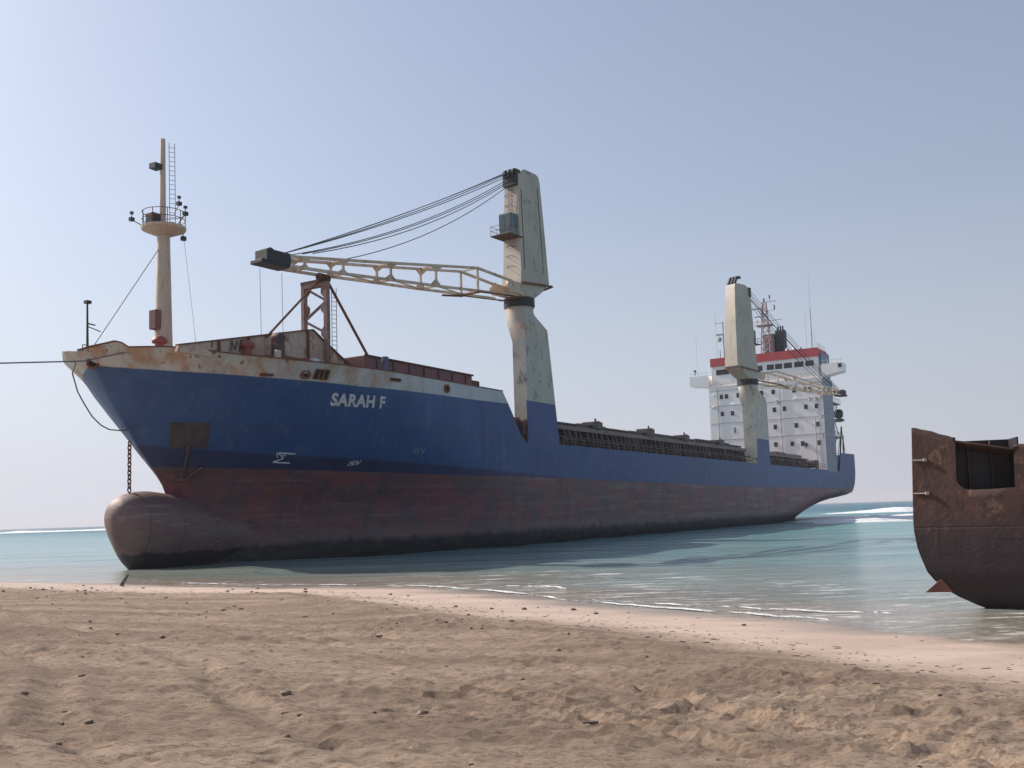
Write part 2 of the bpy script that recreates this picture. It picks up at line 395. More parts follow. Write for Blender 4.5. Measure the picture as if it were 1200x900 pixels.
# stern run: start of taper, length scale, power
def hb(x,z):
    xs=xstem(z)
    if x<=xs: return 0.0
    L=lerp_tab(z,LENT); b=lerp_tab(z,GB)
    u=min(1,(x-xs)/L)
    w=(1-(1-u)**2.2)**b
    # bilge
    if z<1.6: w*=1-.10*((1.6-z)/2.2)**2
    # run aft
    xa=lerp_tab(z,[(-1,66),(0,70),(2.5,90),(4,104),(5.2,122),(9.5,134)])
    xe=lerp_tab(z,[(-1,124),(0,127),(1.5,131),(2.5,137),(3.5,146),(5.2,190),(9.5,240)])
    if x>xa: w*=max(0.0,1-((x-xa)/(xe-xa))**2.0)
    return HB*max(w,0)
def ztop(x):
    return lerp_tab(x,[(-42.2,14.4),(-41.8,14.7),(-41.1,14.95),(-40.9,14.85),(-40.7,14.55),(-39,14.55),(-38,14.45),(-36,14.2),(-33,14.08),(-28,14.0),(-7.3,13.94),(-4.0,9.62),(126.8,9.45),(128.4,13.3),(142.3,13.5)])

# ---------------------------------------------------------------- the stranded ship
# local axes: x aft, y to starboard, z up; origin amidships on the water plane
SHIP_LOC = (-7.245, 100.036, 0.0); SHIP_ROT = R(90-30.6)
ship = empty("cargo_ship", SHIP_LOC, SHIP_ROT)
tag(ship, "long blue and dull red cargo ship with bulbous bow and two deck cranes", "ship")

m = Mat("hull_paint", 0.55)
x, z = m.axis(0), m.axis(2)
wob = m.math('MULTIPLY_ADD', m.noise(0.9, (1, 1, 1), 4), 0.16, -0.08)
zw = m.math('ADD', z, wob)
zb = m.curve(x, [(-43, 13.75), (-41, 13.7), (-39.6, 13.36), (-37.6, 13.13), (-33.5, 12.9), (-26, 12.68), (-12, 12.79), (-5, 12.92), (-4, 20.0)])
zr = m.curve(x, [(-40, 7.2), (-34, 6.9), (-23, 6.5), (-13, 6.3), (6, 6.3), (68, 5.8), (126, 6.1), (142, 6.3)])
zn = m.math('MAXIMUM', zr, m.curve(x, [(-38, 8.6), (-35, 8.23), (-31, 7.8), (-24, 7.46), (-13.6, 7.0), (5, 6.3), (20, 5.6)]))
streak = m.noise(0.9, (1.6, 1.6, 0.10), 5, 0.6); hor = m.noise(0.8, (0.10, 0.10, 2.2), 5, 0.65); blot = m.noise(0.35, (1, 1, 1), 5)
blue = m.mix(m.step(blot, 0.35, 0.7), (0.016, 0.058, 0.185), (0.026, 0.080, 0.225))
blue = m.mix(m.math('MULTIPLY', m.step(streak, 0.54, 0.70), 0.5), blue, (0.085, 0.12, 0.21))
blue = m.mix(m.math('MULTIPLY', m.step(m.noise(1.6, (1, 1, 0.5), 6, 0.7), 0.64, 0.72), 0.5), blue, (0.018, 0.03, 0.07))
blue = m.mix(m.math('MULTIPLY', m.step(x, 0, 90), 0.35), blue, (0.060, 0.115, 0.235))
scr = m.math('MULTIPLY', m.step(m.noise(2.2, (0.05, 0.05, 2.4), 6, 0.75), 0.62, 0.70), m.step(m.noise(0.25, detail=3), 0.42, 0.6))
blue = m.mix(m.math('MULTIPLY', scr, 0.5), blue, (0.13, 0.16, 0.24))
blue = m.mix(m.math('MULTIPLY', m.step(m.noise(0.8, (3.0, 3.0, 0.09), 5, 0.65), 0.60, 0.72), 0.45), blue, (0.05, 0.045, 0.06))
navy = m.mix(m.step(blot, 0.4, 0.65), (0.016, 0.024, 0.085), (0.022, 0.034, 0.11))
red = m.mix(m.step(m.noise(0.35, (1, 1, 1.3), 6, 0.65), 0.44, 0.56), (0.175, 0.055, 0.062), (0.095, 0.056, 0.070))
aft = m.step(x, -20, 30)
red = m.mix(m.math('MULTIPLY', m.step(hor, 0.5, 0.66), m.math('MULTIPLY_ADD', aft, 0.60, 0.15)), red, (0.22, 0.18, 0.19))
red = m.mix(m.math('MULTIPLY', m.step(m.noise(0.5, (1.0, 1.0, 0.22), 6, 0.7), 0.54, 0.64), 0.65), red, (0.05, 0.03, 0.038))
red = m.mix(m.math('MULTIPLY', m.step(m.noise(1.3, (0.6, 0.6, 1), 7, 0.72), 0.55, 0.62), 0.6), red, (0.19, 0.085, 0.06))
red = m.mix(m.math('MULTIPLY', m.step(m.noise(0.55, (0.8, 0.8, 0.5), 7, 0.75), 0.57, 0.61), 0.6), red, (0.055, 0.04, 0.055))
red = m.mix(m.math('MULTIPLY', m.math('SUBTRACT', 1.0, m.step(m.math('ADD', zw, m.math('MULTIPLY', m.noise(0.8, (0.5, 0.5, 1), 6, 0.7), 2.4)), 2.9, 3.9)), 0.5), red, (0.16, 0.135, 0.13))
red = m.mix(m.math('MULTIPLY', m.step(m.noise(1.4, (0.07, 0.07, 2.6), 6, 0.75), 0.60, 0.67), 0.55), red, (0.24, 0.17, 0.17))
red = m.mix(m.math('MULTIPLY', m.step(m.noise(0.9, (2.6, 2.6, 0.12), 5, 0.65), 0.58, 0.70), 0.5), red, (0.20, 0.10, 0.075))
foot_dark = m.mix(m.step(m.noise(1.5, (0.5, 0.5, 1.5), 6), 0.4, 0.6), (0.026, 0.025, 0.032), (0.05, 0.044, 0.044))  # near-black band along the bottom of the hull
cream = m.mix(m.step(blot, 0.4, 0.65), (0.50, 0.49, 0.47), (0.40, 0.40, 0.40))
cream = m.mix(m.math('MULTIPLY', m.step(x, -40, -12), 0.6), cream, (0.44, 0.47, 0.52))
fw = m.math('SUBTRACT', 1.0, m.step(x, -30, -14))
r1 = m.step(m.noise(0.55, (1.4, 1.4, 0.30), 6, 0.65), 0.46, 0.62)
r1 = m.math('MULTIPLY', r1, m.math('MULTIPLY_ADD', fw, 0.62, 0.16))
cream = m.mix(r1, cream, (0.38, 0.19, 0.085))
r2 = m.math('MULTIPLY', m.step(m.noise(1.7, (1, 1, 0.6), 6, 0.7), 0.60, 0.66), m.math('MULTIPLY_ADD', fw, 0.6, 0.3))
cream = m.mix(r2, cream, (0.12, 0.055, 0.035))
def zone(c_, lo, col, s=0.05): return m.mix(m.step(m.math('SUBTRACT', zw, lo), -s, s), c_, col)
c = zone(foot_dark, m.math('MULTIPLY_ADD', m.noise(0.9, (1, 1, 0.1), 6, 0.7), 1.5, 0.55), red, 0.22)
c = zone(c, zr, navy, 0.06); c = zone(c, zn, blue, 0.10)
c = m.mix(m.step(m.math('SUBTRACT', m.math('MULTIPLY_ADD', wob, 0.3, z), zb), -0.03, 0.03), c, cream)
# rust runs falling from the sheer line into the blue
run = m.math('MULTIPLY', m.step(m.noise(1.1, (2.4, 2.4, 0.05), 4, 0.6), 0.60, 0.74), m.step(z, 9.0, 12.5))
c = m.mix(m.math('MULTIPLY', run, 0.28), c, (0.10, 0.075, 0.07))
# plating: butts and seams
bt = m.n("ShaderNodeTexBrick"); cb = m.n("ShaderNodeCombineXYZ"); m.put(cb.inputs[0], x); m.put(cb.inputs[1], z)
m.t.links.new(cb.outputs[0], bt.inputs["Vector"]); bt.inputs["Scale"].default_value = 1.0
bt.inputs["Brick Width"].default_value = 9.0; bt.inputs["Row Height"].default_value = 2.45; bt.inputs["Mortar Size"].default_value = 0.028
bt.inputs["Mortar Smooth"].default_value = 0.4
seam = bt.outputs["Fac"]
c = m.mix(m.math('MULTIPLY', seam, 0.32), c, (0.02, 0.02, 0.03))
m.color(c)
fr = m.n("ShaderNodeTexWave", wave_type='BANDS', bands_direction='X'); m.t.links.new(m.obj(), fr.inputs["Vector"])
fr.inputs["Scale"].default_value = 0.45; fr.inputs["Distortion"].default_value = 1.2; fr.inputs["Detail"].default_value = 1
nb = m.bump(fr.outputs["Fac"], 0.05, 0.03); nb = m.bump(m.noise(0.30, (1, 1, 0.7), 3), 0.30, 0.30, nb)
nb = m.bump(m.math('SUBTRACT', 1.0, seam), 0.5, 0.02, nb); nb = m.bump(m.noise(5, detail=5, rough=0.7), 0.3, 0.03, nb)
m.normal(nb)
m.set("Roughness", m.math('MULTIPLY_ADD', m.noise(1.2, detail=4), 0.25, 0.42))
HULL = m.m

def hull_pt(x, z, side): return (x, side*hb(x, z), z)
tops = [-41.99, -41.985, -41.96, -41.9, -41.8, -41.6, -41.35, -41.1, -40.9, -40.7, -40.4, -39.9, -39.2, -38.5, -37.5, -36.5, -35.5, -34.2, -33, -31, -29, -27, -25, -23, -21, -19,
        -17, -15, -13, -11, -9.5, -8.2, -7.3, -6.5, -5.5, -4.6, -4.0, -2, 0]
us = [(t+41.99)/41.99 for t in tops]
NV = 26
cols = []
for u in us:
    zt = ztop(-41.99+41.99*u); col = []
    for j in range(NV+1):
        zz = -0.8+(zt+0.8)*(j/NV); xs = xstem(zz); xx = xs+(0-xs)*u
        col.append((xx, max(hb(xx, zz), 0.0 if u == 0 else 0.02), zz))
    cols.append(col)
aftx = [2, 5, 10, 20, 30, 40, 50, 60, 65, 70, 75, 80, 85, 90, 95, 100, 104, 108, 112, 116, 119, 121, 123, 125, 126.8, 127.6, 128.4, 130, 132, 134, 136, 138, 140, 142.3]
for xx in aftx:
    zt = ztop(xx); cols.append([(xx, max(hb(xx, -0.8+(zt+0.8)*(j/NV)), 0.03), -0.8+(zt+0.8)*(j/NV)) for j in range(NV+1)])
# counter: nothing of the run hangs lower than the rising stern profile
def rise(xx): return lerp_tab(xx, [(118, -0.8), (124, 0.6), (130, 1.9), (136, 3.0), (142.3, 3.9)])
cols = [[(px, py, max(pz, rise(px))) for px, py, pz in col] for col in cols]
b = MB(); nC = len(cols)
def inner(px, py, pz, side=1):
    dk = 1.05 if pz > 11 else 0.35; zz = pz-dk; xi = max(px+(0.3 if px < -38 else 0), xstem(zz)+0.15 if px < -38 else px)
    return (xi, side*max(min(hb(xi, zz), py)-0.25, 0.0), zz)
for side in (-1, 1):
    vs = [(px, side*py, pz) for col in cols for px, py, pz in col]; k = NV+1
    b.add(vs, [(i*k+j, (i+1)*k+j, (i+1)*k+j+1, i*k+j+1) for i in range(nC-1) for j in range(NV)])
    # inner skin of the bulwark, 1.0 m down to the deck
    inn = []
    for col in cols:
        px, py, pz = col[-1]; dk = 1.05 if pz > 11 else 0.35
        inn += [(px, side*py, pz), (px+(0.25 if px < -40 else 0), side*max(py-0.22, 0), pz), inner(px, py, pz, side)]
    b.add(inn, [(i*3+j, (i+1)*3+j, (i+1)*3+j+1, i*3+j+1) for i in range(nC-1) for j in range(2)])
# transom, bottom and deck
tr = [(px, -py, pz) for px, py, pz in cols[-1]] + [(px, py, pz) for px, py, pz in reversed(cols[-1])]
b.add(tr, [tuple(range(len(tr)))])
for i in range(nC-1):
    p, q = cols[i][0], cols[i+1][0]
    b.add([(p[0], -p[1], p[2]), (q[0], -q[1], q[2]), (q[0], q[1], q[2]), (p[0], p[1], p[2])], [(0, 1, 2, 3)])
b.build("hull", HULL, ship, smooth=True, angle=40)
DECK = painted("deck_paint", (0.13, 0.06, 0.045), amt=0.5)
b = MB()
for i in range(nC-1):
    p, q = cols[i][-1], cols[i+1][-1]
    b.add([inner(*p, -1), inner(*q, -1), inner(*q, 1), inner(*p, 1)], [(0, 1, 2, 3)])
b.build("deck", DECK, ship)
# cap rail
RUST = painted("rusty_steel", (0.17, 0.075, 0.04), (0.09, 0.045, 0.03), amt=0.7, scale=2.0, rough=0.8)
DKRUST = painted("dark_rust", (0.095, 0.05, 0.045), (0.05, 0.032, 0.032), amt=0.5, scale=1.2, rough=0.85)
b = MB()
path = [(col[-1][0], -max(col[-1][1]-0.1, 0), col[-1][2]+0.04) for col in cols[:33]]
for p, q in zip(path, path[1:]): b.bar(p, q, 0.3, 0.09)
b.build("cap_rail", RUST, ship)

# bulb
sec = [(-39.15, 3.55, 3.45, 0.02), (-39.0, 4.35, 2.35, 0.95), (-38.6, 4.85, 1.35, 1.5), (-38.0, 5.12, 0.3, 1.95), (-37.3, 5.28, -0.35, 2.25), (-36.4, 5.33, -0.6, 2.45), (-35.4, 5.22, -0.7, 2.6),
       (-34.2, 5.0, -0.75, 2.7), (-32.5, 4.6, -0.8, 2.85), (-30.5, 4.1, -0.8, 3.1), (-28, 3.5, -0.8, 3.6)]
b = MB(); rings = []
for (sx, zt_, zb_, wd) in sec:
    zc = zb_+(zt_-zb_)*0.60; r_ = []
    for k in range(32):
        a_ = 2*math.pi*k/32; cs, sn = math.cos(a_), math.sin(a_)
        if sn >= 0: r_.append((sx, wd*cs, zc+(zt_-zc)*sn))
        else: r_.append((sx, wd*(abs(cs)**(0.9))*(1 if cs > 0 else -1)*(1-0.45*sn*sn), zc+(zc-zb_)*sn))
    rings.append(r_)
b.loft(rings)
m = Mat("bulb_paint", 0.6)
z = m.axis(2); zw = m.math('ADD', z, m.math('MULTIPLY_ADD', m.noise(0.9, (1, 1, 1), 4), 0.5, -0.25))
c = m.mix(m.step(m.noise(0.5, detail=5), 0.35, 0.65), (0.165, 0.10, 0.098), (0.13, 0.088, 0.092))
c = m.mix(m.math('MULTIPLY', m.step(m.noise(0.7, (0.4, 0.4, 2.0), 6, 0.7), 0.52, 0.68), 0.55), c, (0.17, 0.15, 0.14))
c = m.mix(m.math('MULTIPLY', m.step(m.noise(1.6, (1, 1, 0.4), 6, 0.7), 0.58, 0.68), 0.5), c, (0.06, 0.035, 0.035))
c = m.mix(m.math('MULTIPLY', m.step(z, 4.3, 5.1), 0.5), c, (0.17, 0.10, 0.07))
for xs__ in (-37.6, -35.2, -32.4):
    c = m.mix(m.math('MULTIPLY', m.math('SUBTRACT', 1.0, m.step(m.math('ABSOLUTE', m.math('SUBTRACT', m.axis(0), xs__)), 0.015, 0.05)), 0.55), c, (0.05, 0.03, 0.03))
c = m.mix(m.math('MULTIPLY', m.step(m.noise(2.2, (1, 1, 1), 7, 0.75), 0.58, 0.64), 0.6), c, (0.21, 0.11, 0.075))
c = m.mix(m.math('MULTIPLY', m.step(m.noise(1.1, (0.35, 0.35, 2.2), 7, 0.75), 0.56, 0.62), 0.6), c, (0.24, 0.20, 0.19))
tide = m.math('ADD', zw, m.math('MULTIPLY', m.noise(1.6, (1, 1, 0.3), 6, 0.7), 0.8))
c = m.mix(m.math('SUBTRACT', 1.0, m.step(tide, 1.35, 1.5)), c, (0.032, 0.03, 0.032))
m.color(c); m.normal(m.bump(m.noise(4, detail=5, rough=0.7), 0.4, 0.05, m.bump(m.noise(0.6), 0.4, 0.25)))
b.build("bulbous_bow", m.m, ship, smooth=True, angle=60)

# patches that follow the shell plating
def shell(pts_xz, off, name, mat, parent=ship, faces=None):
    pass
def strip_on_hull(b, x0, x1, z0, z1, off=0.02, nx=6, nz=4, thick=0.03):
    for s_, o_ in ((0, off), ):
        vs = [(x0+(x1-x0)*i/nx, -hb(x0+(x1-x0)*i/nx, z0+(z1-z0)*j/nz)-o_, z0+(z1-z0)*j/nz) for i in range(nx+1) for j in range(nz+1)]
        k = nz+1; b.add(vs, [(i*k+j, (i+1)*k+j, (i+1)*k+j+1, i*k+j+1) for i in range(nx) for j in range(nz)])
def stroke_on_hull(b, pts, wd, off=0.03):
    for (xa, za), (xb, zb_) in zip(pts, pts[1:]):
        b.bar((xa, -hb(xa, za)-off, za), (xb, -hb(xb, zb_)-off, zb_), 0.04, wd, up=(0.5, 0, 1) if abs(za-zb_) < abs(xa-xb) else (1, 0, 0))
MARK = Mat("faded_white_paint", 0.7); MARK.color(MARK.mix(MARK.step(MARK.noise(3, detail=5), 0.45, 0.65), (0.55, 0.56, 0.58), (0.36, 0.38, 0.42))); MARK = MARK.m
GHOST = Mat("worn_chalk_mark", 0.8); GHOST.color((0.20, 0.23, 0.33)); GHOST = GHOST.m

# name
cu = bpy.data.curves.new("ship_name", 'FONT'); cu.body = "SARAH F"; cu.size = 1.0; cu.offset = 0.04; cu.space_character = 1.08
cu.resolution_u = 6
tmp = bpy.data.objects.new("ship_name_tmp", cu); sc.collection.objects.link(tmp)
bpy.context.view_layer.update()
me = bpy.data.meshes.new_from_object(tmp.evaluated_get(bpy.context.evaluated_depsgraph_get()))
sc.collection.objects.unlink(tmp); bpy.data.objects.remove(tmp)
bm = bmesh.new(); bm.from_mesh(me)
bmesh.ops.triangulate(bm, faces=bm.faces)
bmesh.ops.subdivide_edges(bm, edges=[e for e in bm.edges if e.calc_length() > 0.35], cuts=2)
xs_ = [v.co.x for v in bm.verts]; ys_ = [v.co.y for v in bm.verts]
lo, hi, yl, yh = min(xs_), max(xs_), min(ys_), max(ys_)
for v in bm.verts:
    s_ = (v.co.x-lo)/(hi-lo); q = (v.co.y-yl)/(yh-yl)
    xx = -28.12+4.65*s_-0.18*(q-0.5); zz = 11.17+0.92*q+0.02*s_
    v.co = (xx, -hb(xx, zz)-0.05, zz)
bm.to_mesh(me); bm.free(); me.materials.clear(); me.materials.append(MARK)
o = bpy.data.objects.new("name_lettering", me); sc.collection.objects.link(o); o.parent = ship

# anchor recess and anchor
b = MB(); vs_ = []
for i in range(9):
    for j in range(7):
        p_, q_ = i/8, j/6; xx = (-36.6+1.85*p_)*(1-q_)+(-35.83+1.83*p_)*q_; zz = 9.93-1.69*q_; vs_.append((xx, -hb(xx, zz)-.03, zz))
b.add(vs_, [(i*7+j, (i+1)*7+j, (i+1)*7+j+1, i*7+j+1) for i in range(8) for j in range(6)])
POCK = Mat("recess_shade_stain", 0.85); POCK.color(POCK.mix(POCK.step(POCK.noise(1.2, (1, 1, 0.5), 6), 0.4, 0.62), (0.045, 0.035, 0.05), (0.075, 0.06, 0.06))); POCK = POCK.m
# flat patch on the shell; recess shade and rust stain are in its colour
b.build("anchor_pocket", POCK, ship)
b = MB()
def hp(x, z, off=0.0): return (x, -hb(x, z)-off, z)
b.bar(hp(-35.1, 8.45, .15), hp(-34.25, 6.1, .22), 0.17, 0.2)
for (xa, za, xb, zb2) in ((-34.3, 6.0, -34.68, 6.95), (-34.2, 6.0, -33.72, 6.9)): b.bar(hp(xa, za, .22), hp(xb, zb2, .3), .2, .16, up=(1, 0, 0))
b.bar(hp(-34.6, 6.1, .25), hp(-33.95, 6.1, .25), 0.22, 0.26)
b.build("anchor", painted("anchor_rust", (0.10, 0.055, 0.06), (0.075, 0.045, 0.052), amt=0.3), ship, bevel=0.04)

# marks on the bow plating
b = MB()
stroke_on_hull(b, [(-28.75, 7.80), (-29.85, 7.86), (-29.35, 7.5), (-29.85, 7.22), (-28.75, 7.16)], 0.09)
stroke_on_hull(b, [(-29.95, 7.9), (-29.75, 7.55)], 0.07); stroke_on_hull(b, [(-29.5, 7.68), (-29.3, 7.68)], 0.08)
b.build("bulb_mark", MARK, ship)
b = MB()
stroke_on_hull(b, [(-24.6, 6.98), (-24.25, 7.35)], 0.07); stroke_on_hull(b, [(-24.35, 6.95), (-24.0, 7.35)], 0.07)
stroke_on_hull(b, [(-24.55, 7.28), (-24.1, 7.02)], 0.06); stroke_on_hull(b, [(-24.0, 7.33), (-23.95, 7.02), (-23.7, 7.35)], 0.07)
b.build("thruster_mark", MARK, ship)
b = MB()
stroke_on_hull(b, [(-19.5, 8.45), (-19.3, 8.05), (-19.0, 8.35), (-18.9, 7.95)], 0.10); stroke_on_hull(b, [(-18.8, 8.4), (-18.4, 8.0), (-18.3, 8.35)], 0.10)
b.build("scrawled_mark", GHOST, ship)
# shell openings
BLACK = Mat("opening_dark", 0.9); BLACK.color((0.012, 0.012, 0.014)); BLACK = BLACK.m
CREAM = painted("cream_paint", (0.50, 0.45, 0.36), (0.40, 0.36, 0.30), amt=0.30, scale=0.7)
GREYW = painted("grey_white_paint", (0.46, 0.46, 0.45), (0.36, 0.37, 0.37), amt=0.22, scale=0.7)
def fairlead(x, z, r, ri):
    y = -hb(x, z); t = MB(); t.ring((x, y-0.04, z), 1, r, ri, 0.2, 20)
    dy = -(hb(x+.1, z)-hb(x-.1, z))/.2
    t.v = [(vx, vy+(vx-x)*dy, vz) for vx, vy, vz in t.v]
    o = t.build("fairlead", RUST, ship, smooth=True)
    h = MB(); h.add([(x, y-0.02, z)]+[(x+ri*math.cos(2*math.pi*k/16), y-0.02+ri*math.cos(2*math.pi*k/16)*dy, z+ri*math.sin(2*math.pi*k/16)) for k in range(16)], [(0, k+1, (k+1) % 16+1) for k in range(16)])
    h.build("opening", BLACK, o)
    return o
fairlead(-30.63, 13.2, 0.34, 0.2); fairlead(-16.1, 13.35, 0.36, 0.22)
def bow_ring():
    t = MB(); t.ring((0, 0, 0), 1, .42, .26, .22, 20); h = MB(); h.add([(0, 0, 0)]+[(.28*math.cos(2*math.pi*k/16), 0, .28*math.sin(2*math.pi*k/16)) for k in range(16)], [(0, k+1, (k+1) % 16+1) for k in range(16)])
    th = R(-46); c, s = math.cos(th), math.sin(th)
    for q in (t, h): q.v = [(-40.98+x_*c-y_*s, -.42+x_*s+y_*c, 13.80+z_) for x_, y_, z_ in q.v]
    o = t.build("fairlead", RUST, ship, smooth=True); h.build("opening", BLACK, o)
bow_ring()
def slot(x0, x1, z0, z1, roller=False):
    b = MB(); strip_on_hull(b, x0, x1, z0, z1, 0.05, 8, 3); o = b.build("chock_opening", BLACK, ship)
    f = MB()
    for (xa, za, xb, zb_) in ((x0, z0, x1, z0), (x0, z1, x1, z1), (x0, z0, x0, z1), (x1, z0, x1, z1)):
        f.bar(hp(xa, za, .05), hp(xb, zb_, .05), 0.07, 0.07)
    if roller:
        for q in (0.33, 0.66):
            xx = x0+(x1-x0)*q; f.tube([hp(xx, z0, .06), hp(xx, z1, .06)], 0.07)
    f.build("frame", RUST, o)
slot(-30.0, -28.95, 12.95, 13.6, True); slot(-33.5, -32.7, 12.98, 13.1); slot(-23.3, -22.2, 13.34, 13.52)

# forecastle: sloped breakwater wall, vents, bollards, winches
b = MB()
prof = [(-39.7, 14.0), (-39.6, 14.4), (-27.9, 17.03), (-27.0, 17.2), (-25.8, 16.55), (-23.4, 15.3), (-23.0, 14.0)]
b.prism(prof, 1, -7.1, -6.85); b.build("breakwater_wall", painted("breakwater_paint", (0.56, 0.44, 0.36), (0.44, 0.34, 0.28), amt=0.5, scale=0.9), ship)
b = MB()
for xx in (-36.3, -33.6, -30.9, -27.6, -25.6):
    zt_ = lerp_tab(xx, prof[1:6]); b.bar((xx, -7.2, 14.0), (xx, -7.2, zt_), 0.22, 0.12)
for (xa, za), (xb, zb_) in zip(prof[1:5], prof[2:6]): b.bar((xa, -7.0, za+.05), (xb, -7.0, zb_+.05), 0.45, 0.1)
b.build("wall_stiffener", RUST, ship)
b = MB()   # worn painted strokes on the wall
def ws(pts, wd=0.12):
    for (xa, za), (xb, zb_) in zip(pts, pts[1:]): b.bar((xa, -7.13, za), (xb, -7.13, zb_), 0.03, wd)
ws([(-35.2, 14.6), (-35.1, 15.3), (-34.8, 14.75), (-34.6, 15.4)]); ws([(-34.4, 14.65), (-34.25, 15.4)]); ws([(-34.25, 15.45), (-33.7, 15.55)]); ws([(-33.95, 14.8), (-33.9, 15.5)])
LETT = painted("faded_grey_green", (0.13, 0.13, 0.12), amt=0.3); b.build("wall_lettering", LETT, ship)
b = MB(); ws([(-36.9, 14.6), (-36.8, 15.05)]); b.build("wall_mark", LETT, ship)
REDP = painted("faded_red_paint", (0.30, 0.055, 0.045), (0.19, 0.05, 0.05), amt=0.25, scale=2)
DKMETAL = painted("dark_metal", (0.035, 0.035, 0.045), (0.02, 0.02, 0.028), amt=0.2, scale=2)
# tall cowl vent
b = MB(); b.box(-32.36, -31.64, -8.7, -8.1, 13.0, 15.75); b.loft([[( -32.0+r*math.cos(a), -8.4+t_, 15.75+r*math.sin(a)) for a in [2*math.pi*k/18 for k in range(18)]] for r, t_ in ((0.38, -0.36), (0.42, -0.28), (0.42, 0.25), (0.36, 0.33))])
o = b.build("cowl_vent", painted('vent_dark_rust', (0.10, 0.045, 0.05), (0.06, 0.035, 0.045), amt=0.3), ship, smooth=True); MB().loft([[( -32.0+r*math.cos(a), -8.77, 15.75+r*math.sin(a)) for a in [2*math.pi*k/18 for k in range(18)]] for r in (0.27, 0.02)], cap=False).build("mouth", DKMETAL, o)
b = MB(); b.box(-32.9, -30.2, -8.9, -8.0, 14.0, 14.5); b.build("vent_base", RUST, ship, bevel=0.05)
for (xx, yy, zz, s_) in ((-38.2, -3.6, 13.9, 1.0), (-34.1, -7.6, 13.75, 0.95)):
    b = MB(); b.tube([(xx, yy, zz), (xx, yy, zz+1.3*s_)], 0.3*s_, 12)
    b.loft([circ(xx, yy, zz+(1.25+dz)*s_, r*s_, 14) for dz, r in ((0, 0.5), (0.18, 0.52), (0.38, 0.4), (0.5, 0.14))]); b.build("mushroom_vent", REDP, ship, smooth=True)
for (xx, yy) in ((-39.0, -1.7), (-38.3, -2.9)):
    b = MB()
    for d_ in (-0.3, 0.3): b.tube([(xx+d_, yy, 13.6), (xx+d_, yy, 14.85)], 0.17, 10); b.tube([(xx+d_, yy, 14.8), (xx+d_, yy, 14.95)], 0.23, 10)
    b.bar((xx-.45, yy, 13.7), (xx+.45, yy, 13.7), 0.35, 0.15); b.build("bollard", DKMETAL, ship, smooth=True)
# small deck boxes
WHITE = painted("white_paint", (0.74, 0.73, 0.72), (0.66, 0.66, 0.67), amt=0.10, scale=0.5)
MB().box(-28.6, -27.9, -8.6, -8.1, 14.0, 14.75).build("deck_box", WHITE, ship, bevel=0.03)
MB().box(-29.5, -28.9, -8.6, -8.1, 14.0, 14.65).build("deck_box", REDP, ship, bevel=0.03)
MB().box(-32.9, -32.5, -9.2, -8.9, 14.0, 14.75).build("deck_box", CREAM, ship, bevel=0.03)
b = MB(); b.tube([(-22.3, -10.3, 13.0), (-22.3, -10.3, 15.2)], 0.2, 14); b.tube([(-22.3, -10.3, 15.05), (-22.3, -10.3, 15.4)], 0.27, 14)
b.build("ventilator", painted("blue_grey_paint", (0.10, 0.13, 0.24), amt=0.3), ship, smooth=True)

# foremast
MASTP = painted("mast_paint", (0.56, 0.47, 0.37), (0.46, 0.38, 0.30), amt=0.32, scale=1.1)
b = MB(); mx, my = -34.9, 0.0
b.tube([(mx, my, 13.0), (mx, my, 24.2)], [0.72, 0.44], 18); o = b.build("foremast", MASTP, ship, smooth=True)
b = MB(); b.tube([(mx-.1, my, 24.2), (mx-.1, my, 31.2)], [0.25, 0.18], 12); b.build("topmast", MASTP, o, smooth=True)
b = MB(); b.loft([circ(mx, my, 23.9, 0.5, 20), circ(mx, my, 24.35, 1.55, 20), circ(mx, my, 24.55, 1.6, 20), circ(mx, my, 24.58, 0.4, 20)]); b.build("lookout_platform", MASTP, o)
b = MB()
for zz in (25.1, 25.65):
    pts = circ(mx, my, zz, 1.5, 18); b.tube(pts+[pts[0]], 0.03, 5, cap=False)
for k in range(9):
    a_ = 2*math.pi*k/9; b.tube([(mx+1.5*math.cos(a_), my+1.5*math.sin(a_), 24.5), (mx+1.5*math.cos(a_), my+1.5*math.sin(a_), 25.65)], 0.03, 5)
b.build("guard_rail", RUST, o)
def ladder(p, q, wdir, wd=0.4, step=0.35, r=0.022):
    b = MB(); p = Vector(p); q = Vector(q); wv = Vector(wdir).normalized()*wd/2
    b.tube([p-wv, q-wv], r, 5); b.tube([p+wv, q+wv], r, 5); L = (q-p).length
    for i in range(1, int(L/step)): c_ = p.lerp(q, i*step/L); b.tube([c_-wv, c_+wv], r*0.8, 4)
    return b
AFT_IN = (0.5, -0.86, 0)
ladder((mx+.35, my-.55, 24.6), (mx+.3, my-.5, 30.9), (1, -0.6, 0), 0.4).build("ladder", DKRUST, o)
def lamp_arm(px, py, pz, hx, hy, hz, par=o):
    b = MB(); b.tube([(px, py, pz), (hx, hy, hz)], 0.035, 5); b.box(hx-.16, hx+.16, hy-.14, hy+.14, hz-.1, hz+.16); b.tube([(hx, hy, hz+.16), (hx, hy, hz+.5)], 0.03, 5); b.box(hx-.1, hx+.1, hy-.1, hy+.1, hz+.42, hz+.6)
    b.build("mast_lamp", DKMETAL, par)
lamp_arm(mx-.9, my+1.2, 24.7, mx-1.25, my+1.95, 25.2); lamp_arm(mx+.6, my-.4, 25.6, mx+.8, my-.7, 26.4); lamp_arm(mx, my-1.5, 24.5, mx+.35, my-1.9, 25.3)
b = MB(); b.box(mx-1.1, mx-.3, my-.1, my+.7, 24.6, 25.5); b.build("horn_box", DKMETAL, o, bevel=0.08)
b = MB(); b.box(mx-.95, mx-.3, my-.2, my+.45, 28.8, 29.2); b.bar((mx-.5, my, 29.0), (mx, my, 29.0), .1, .1); b.build("mast_lamp", DKMETAL, o)
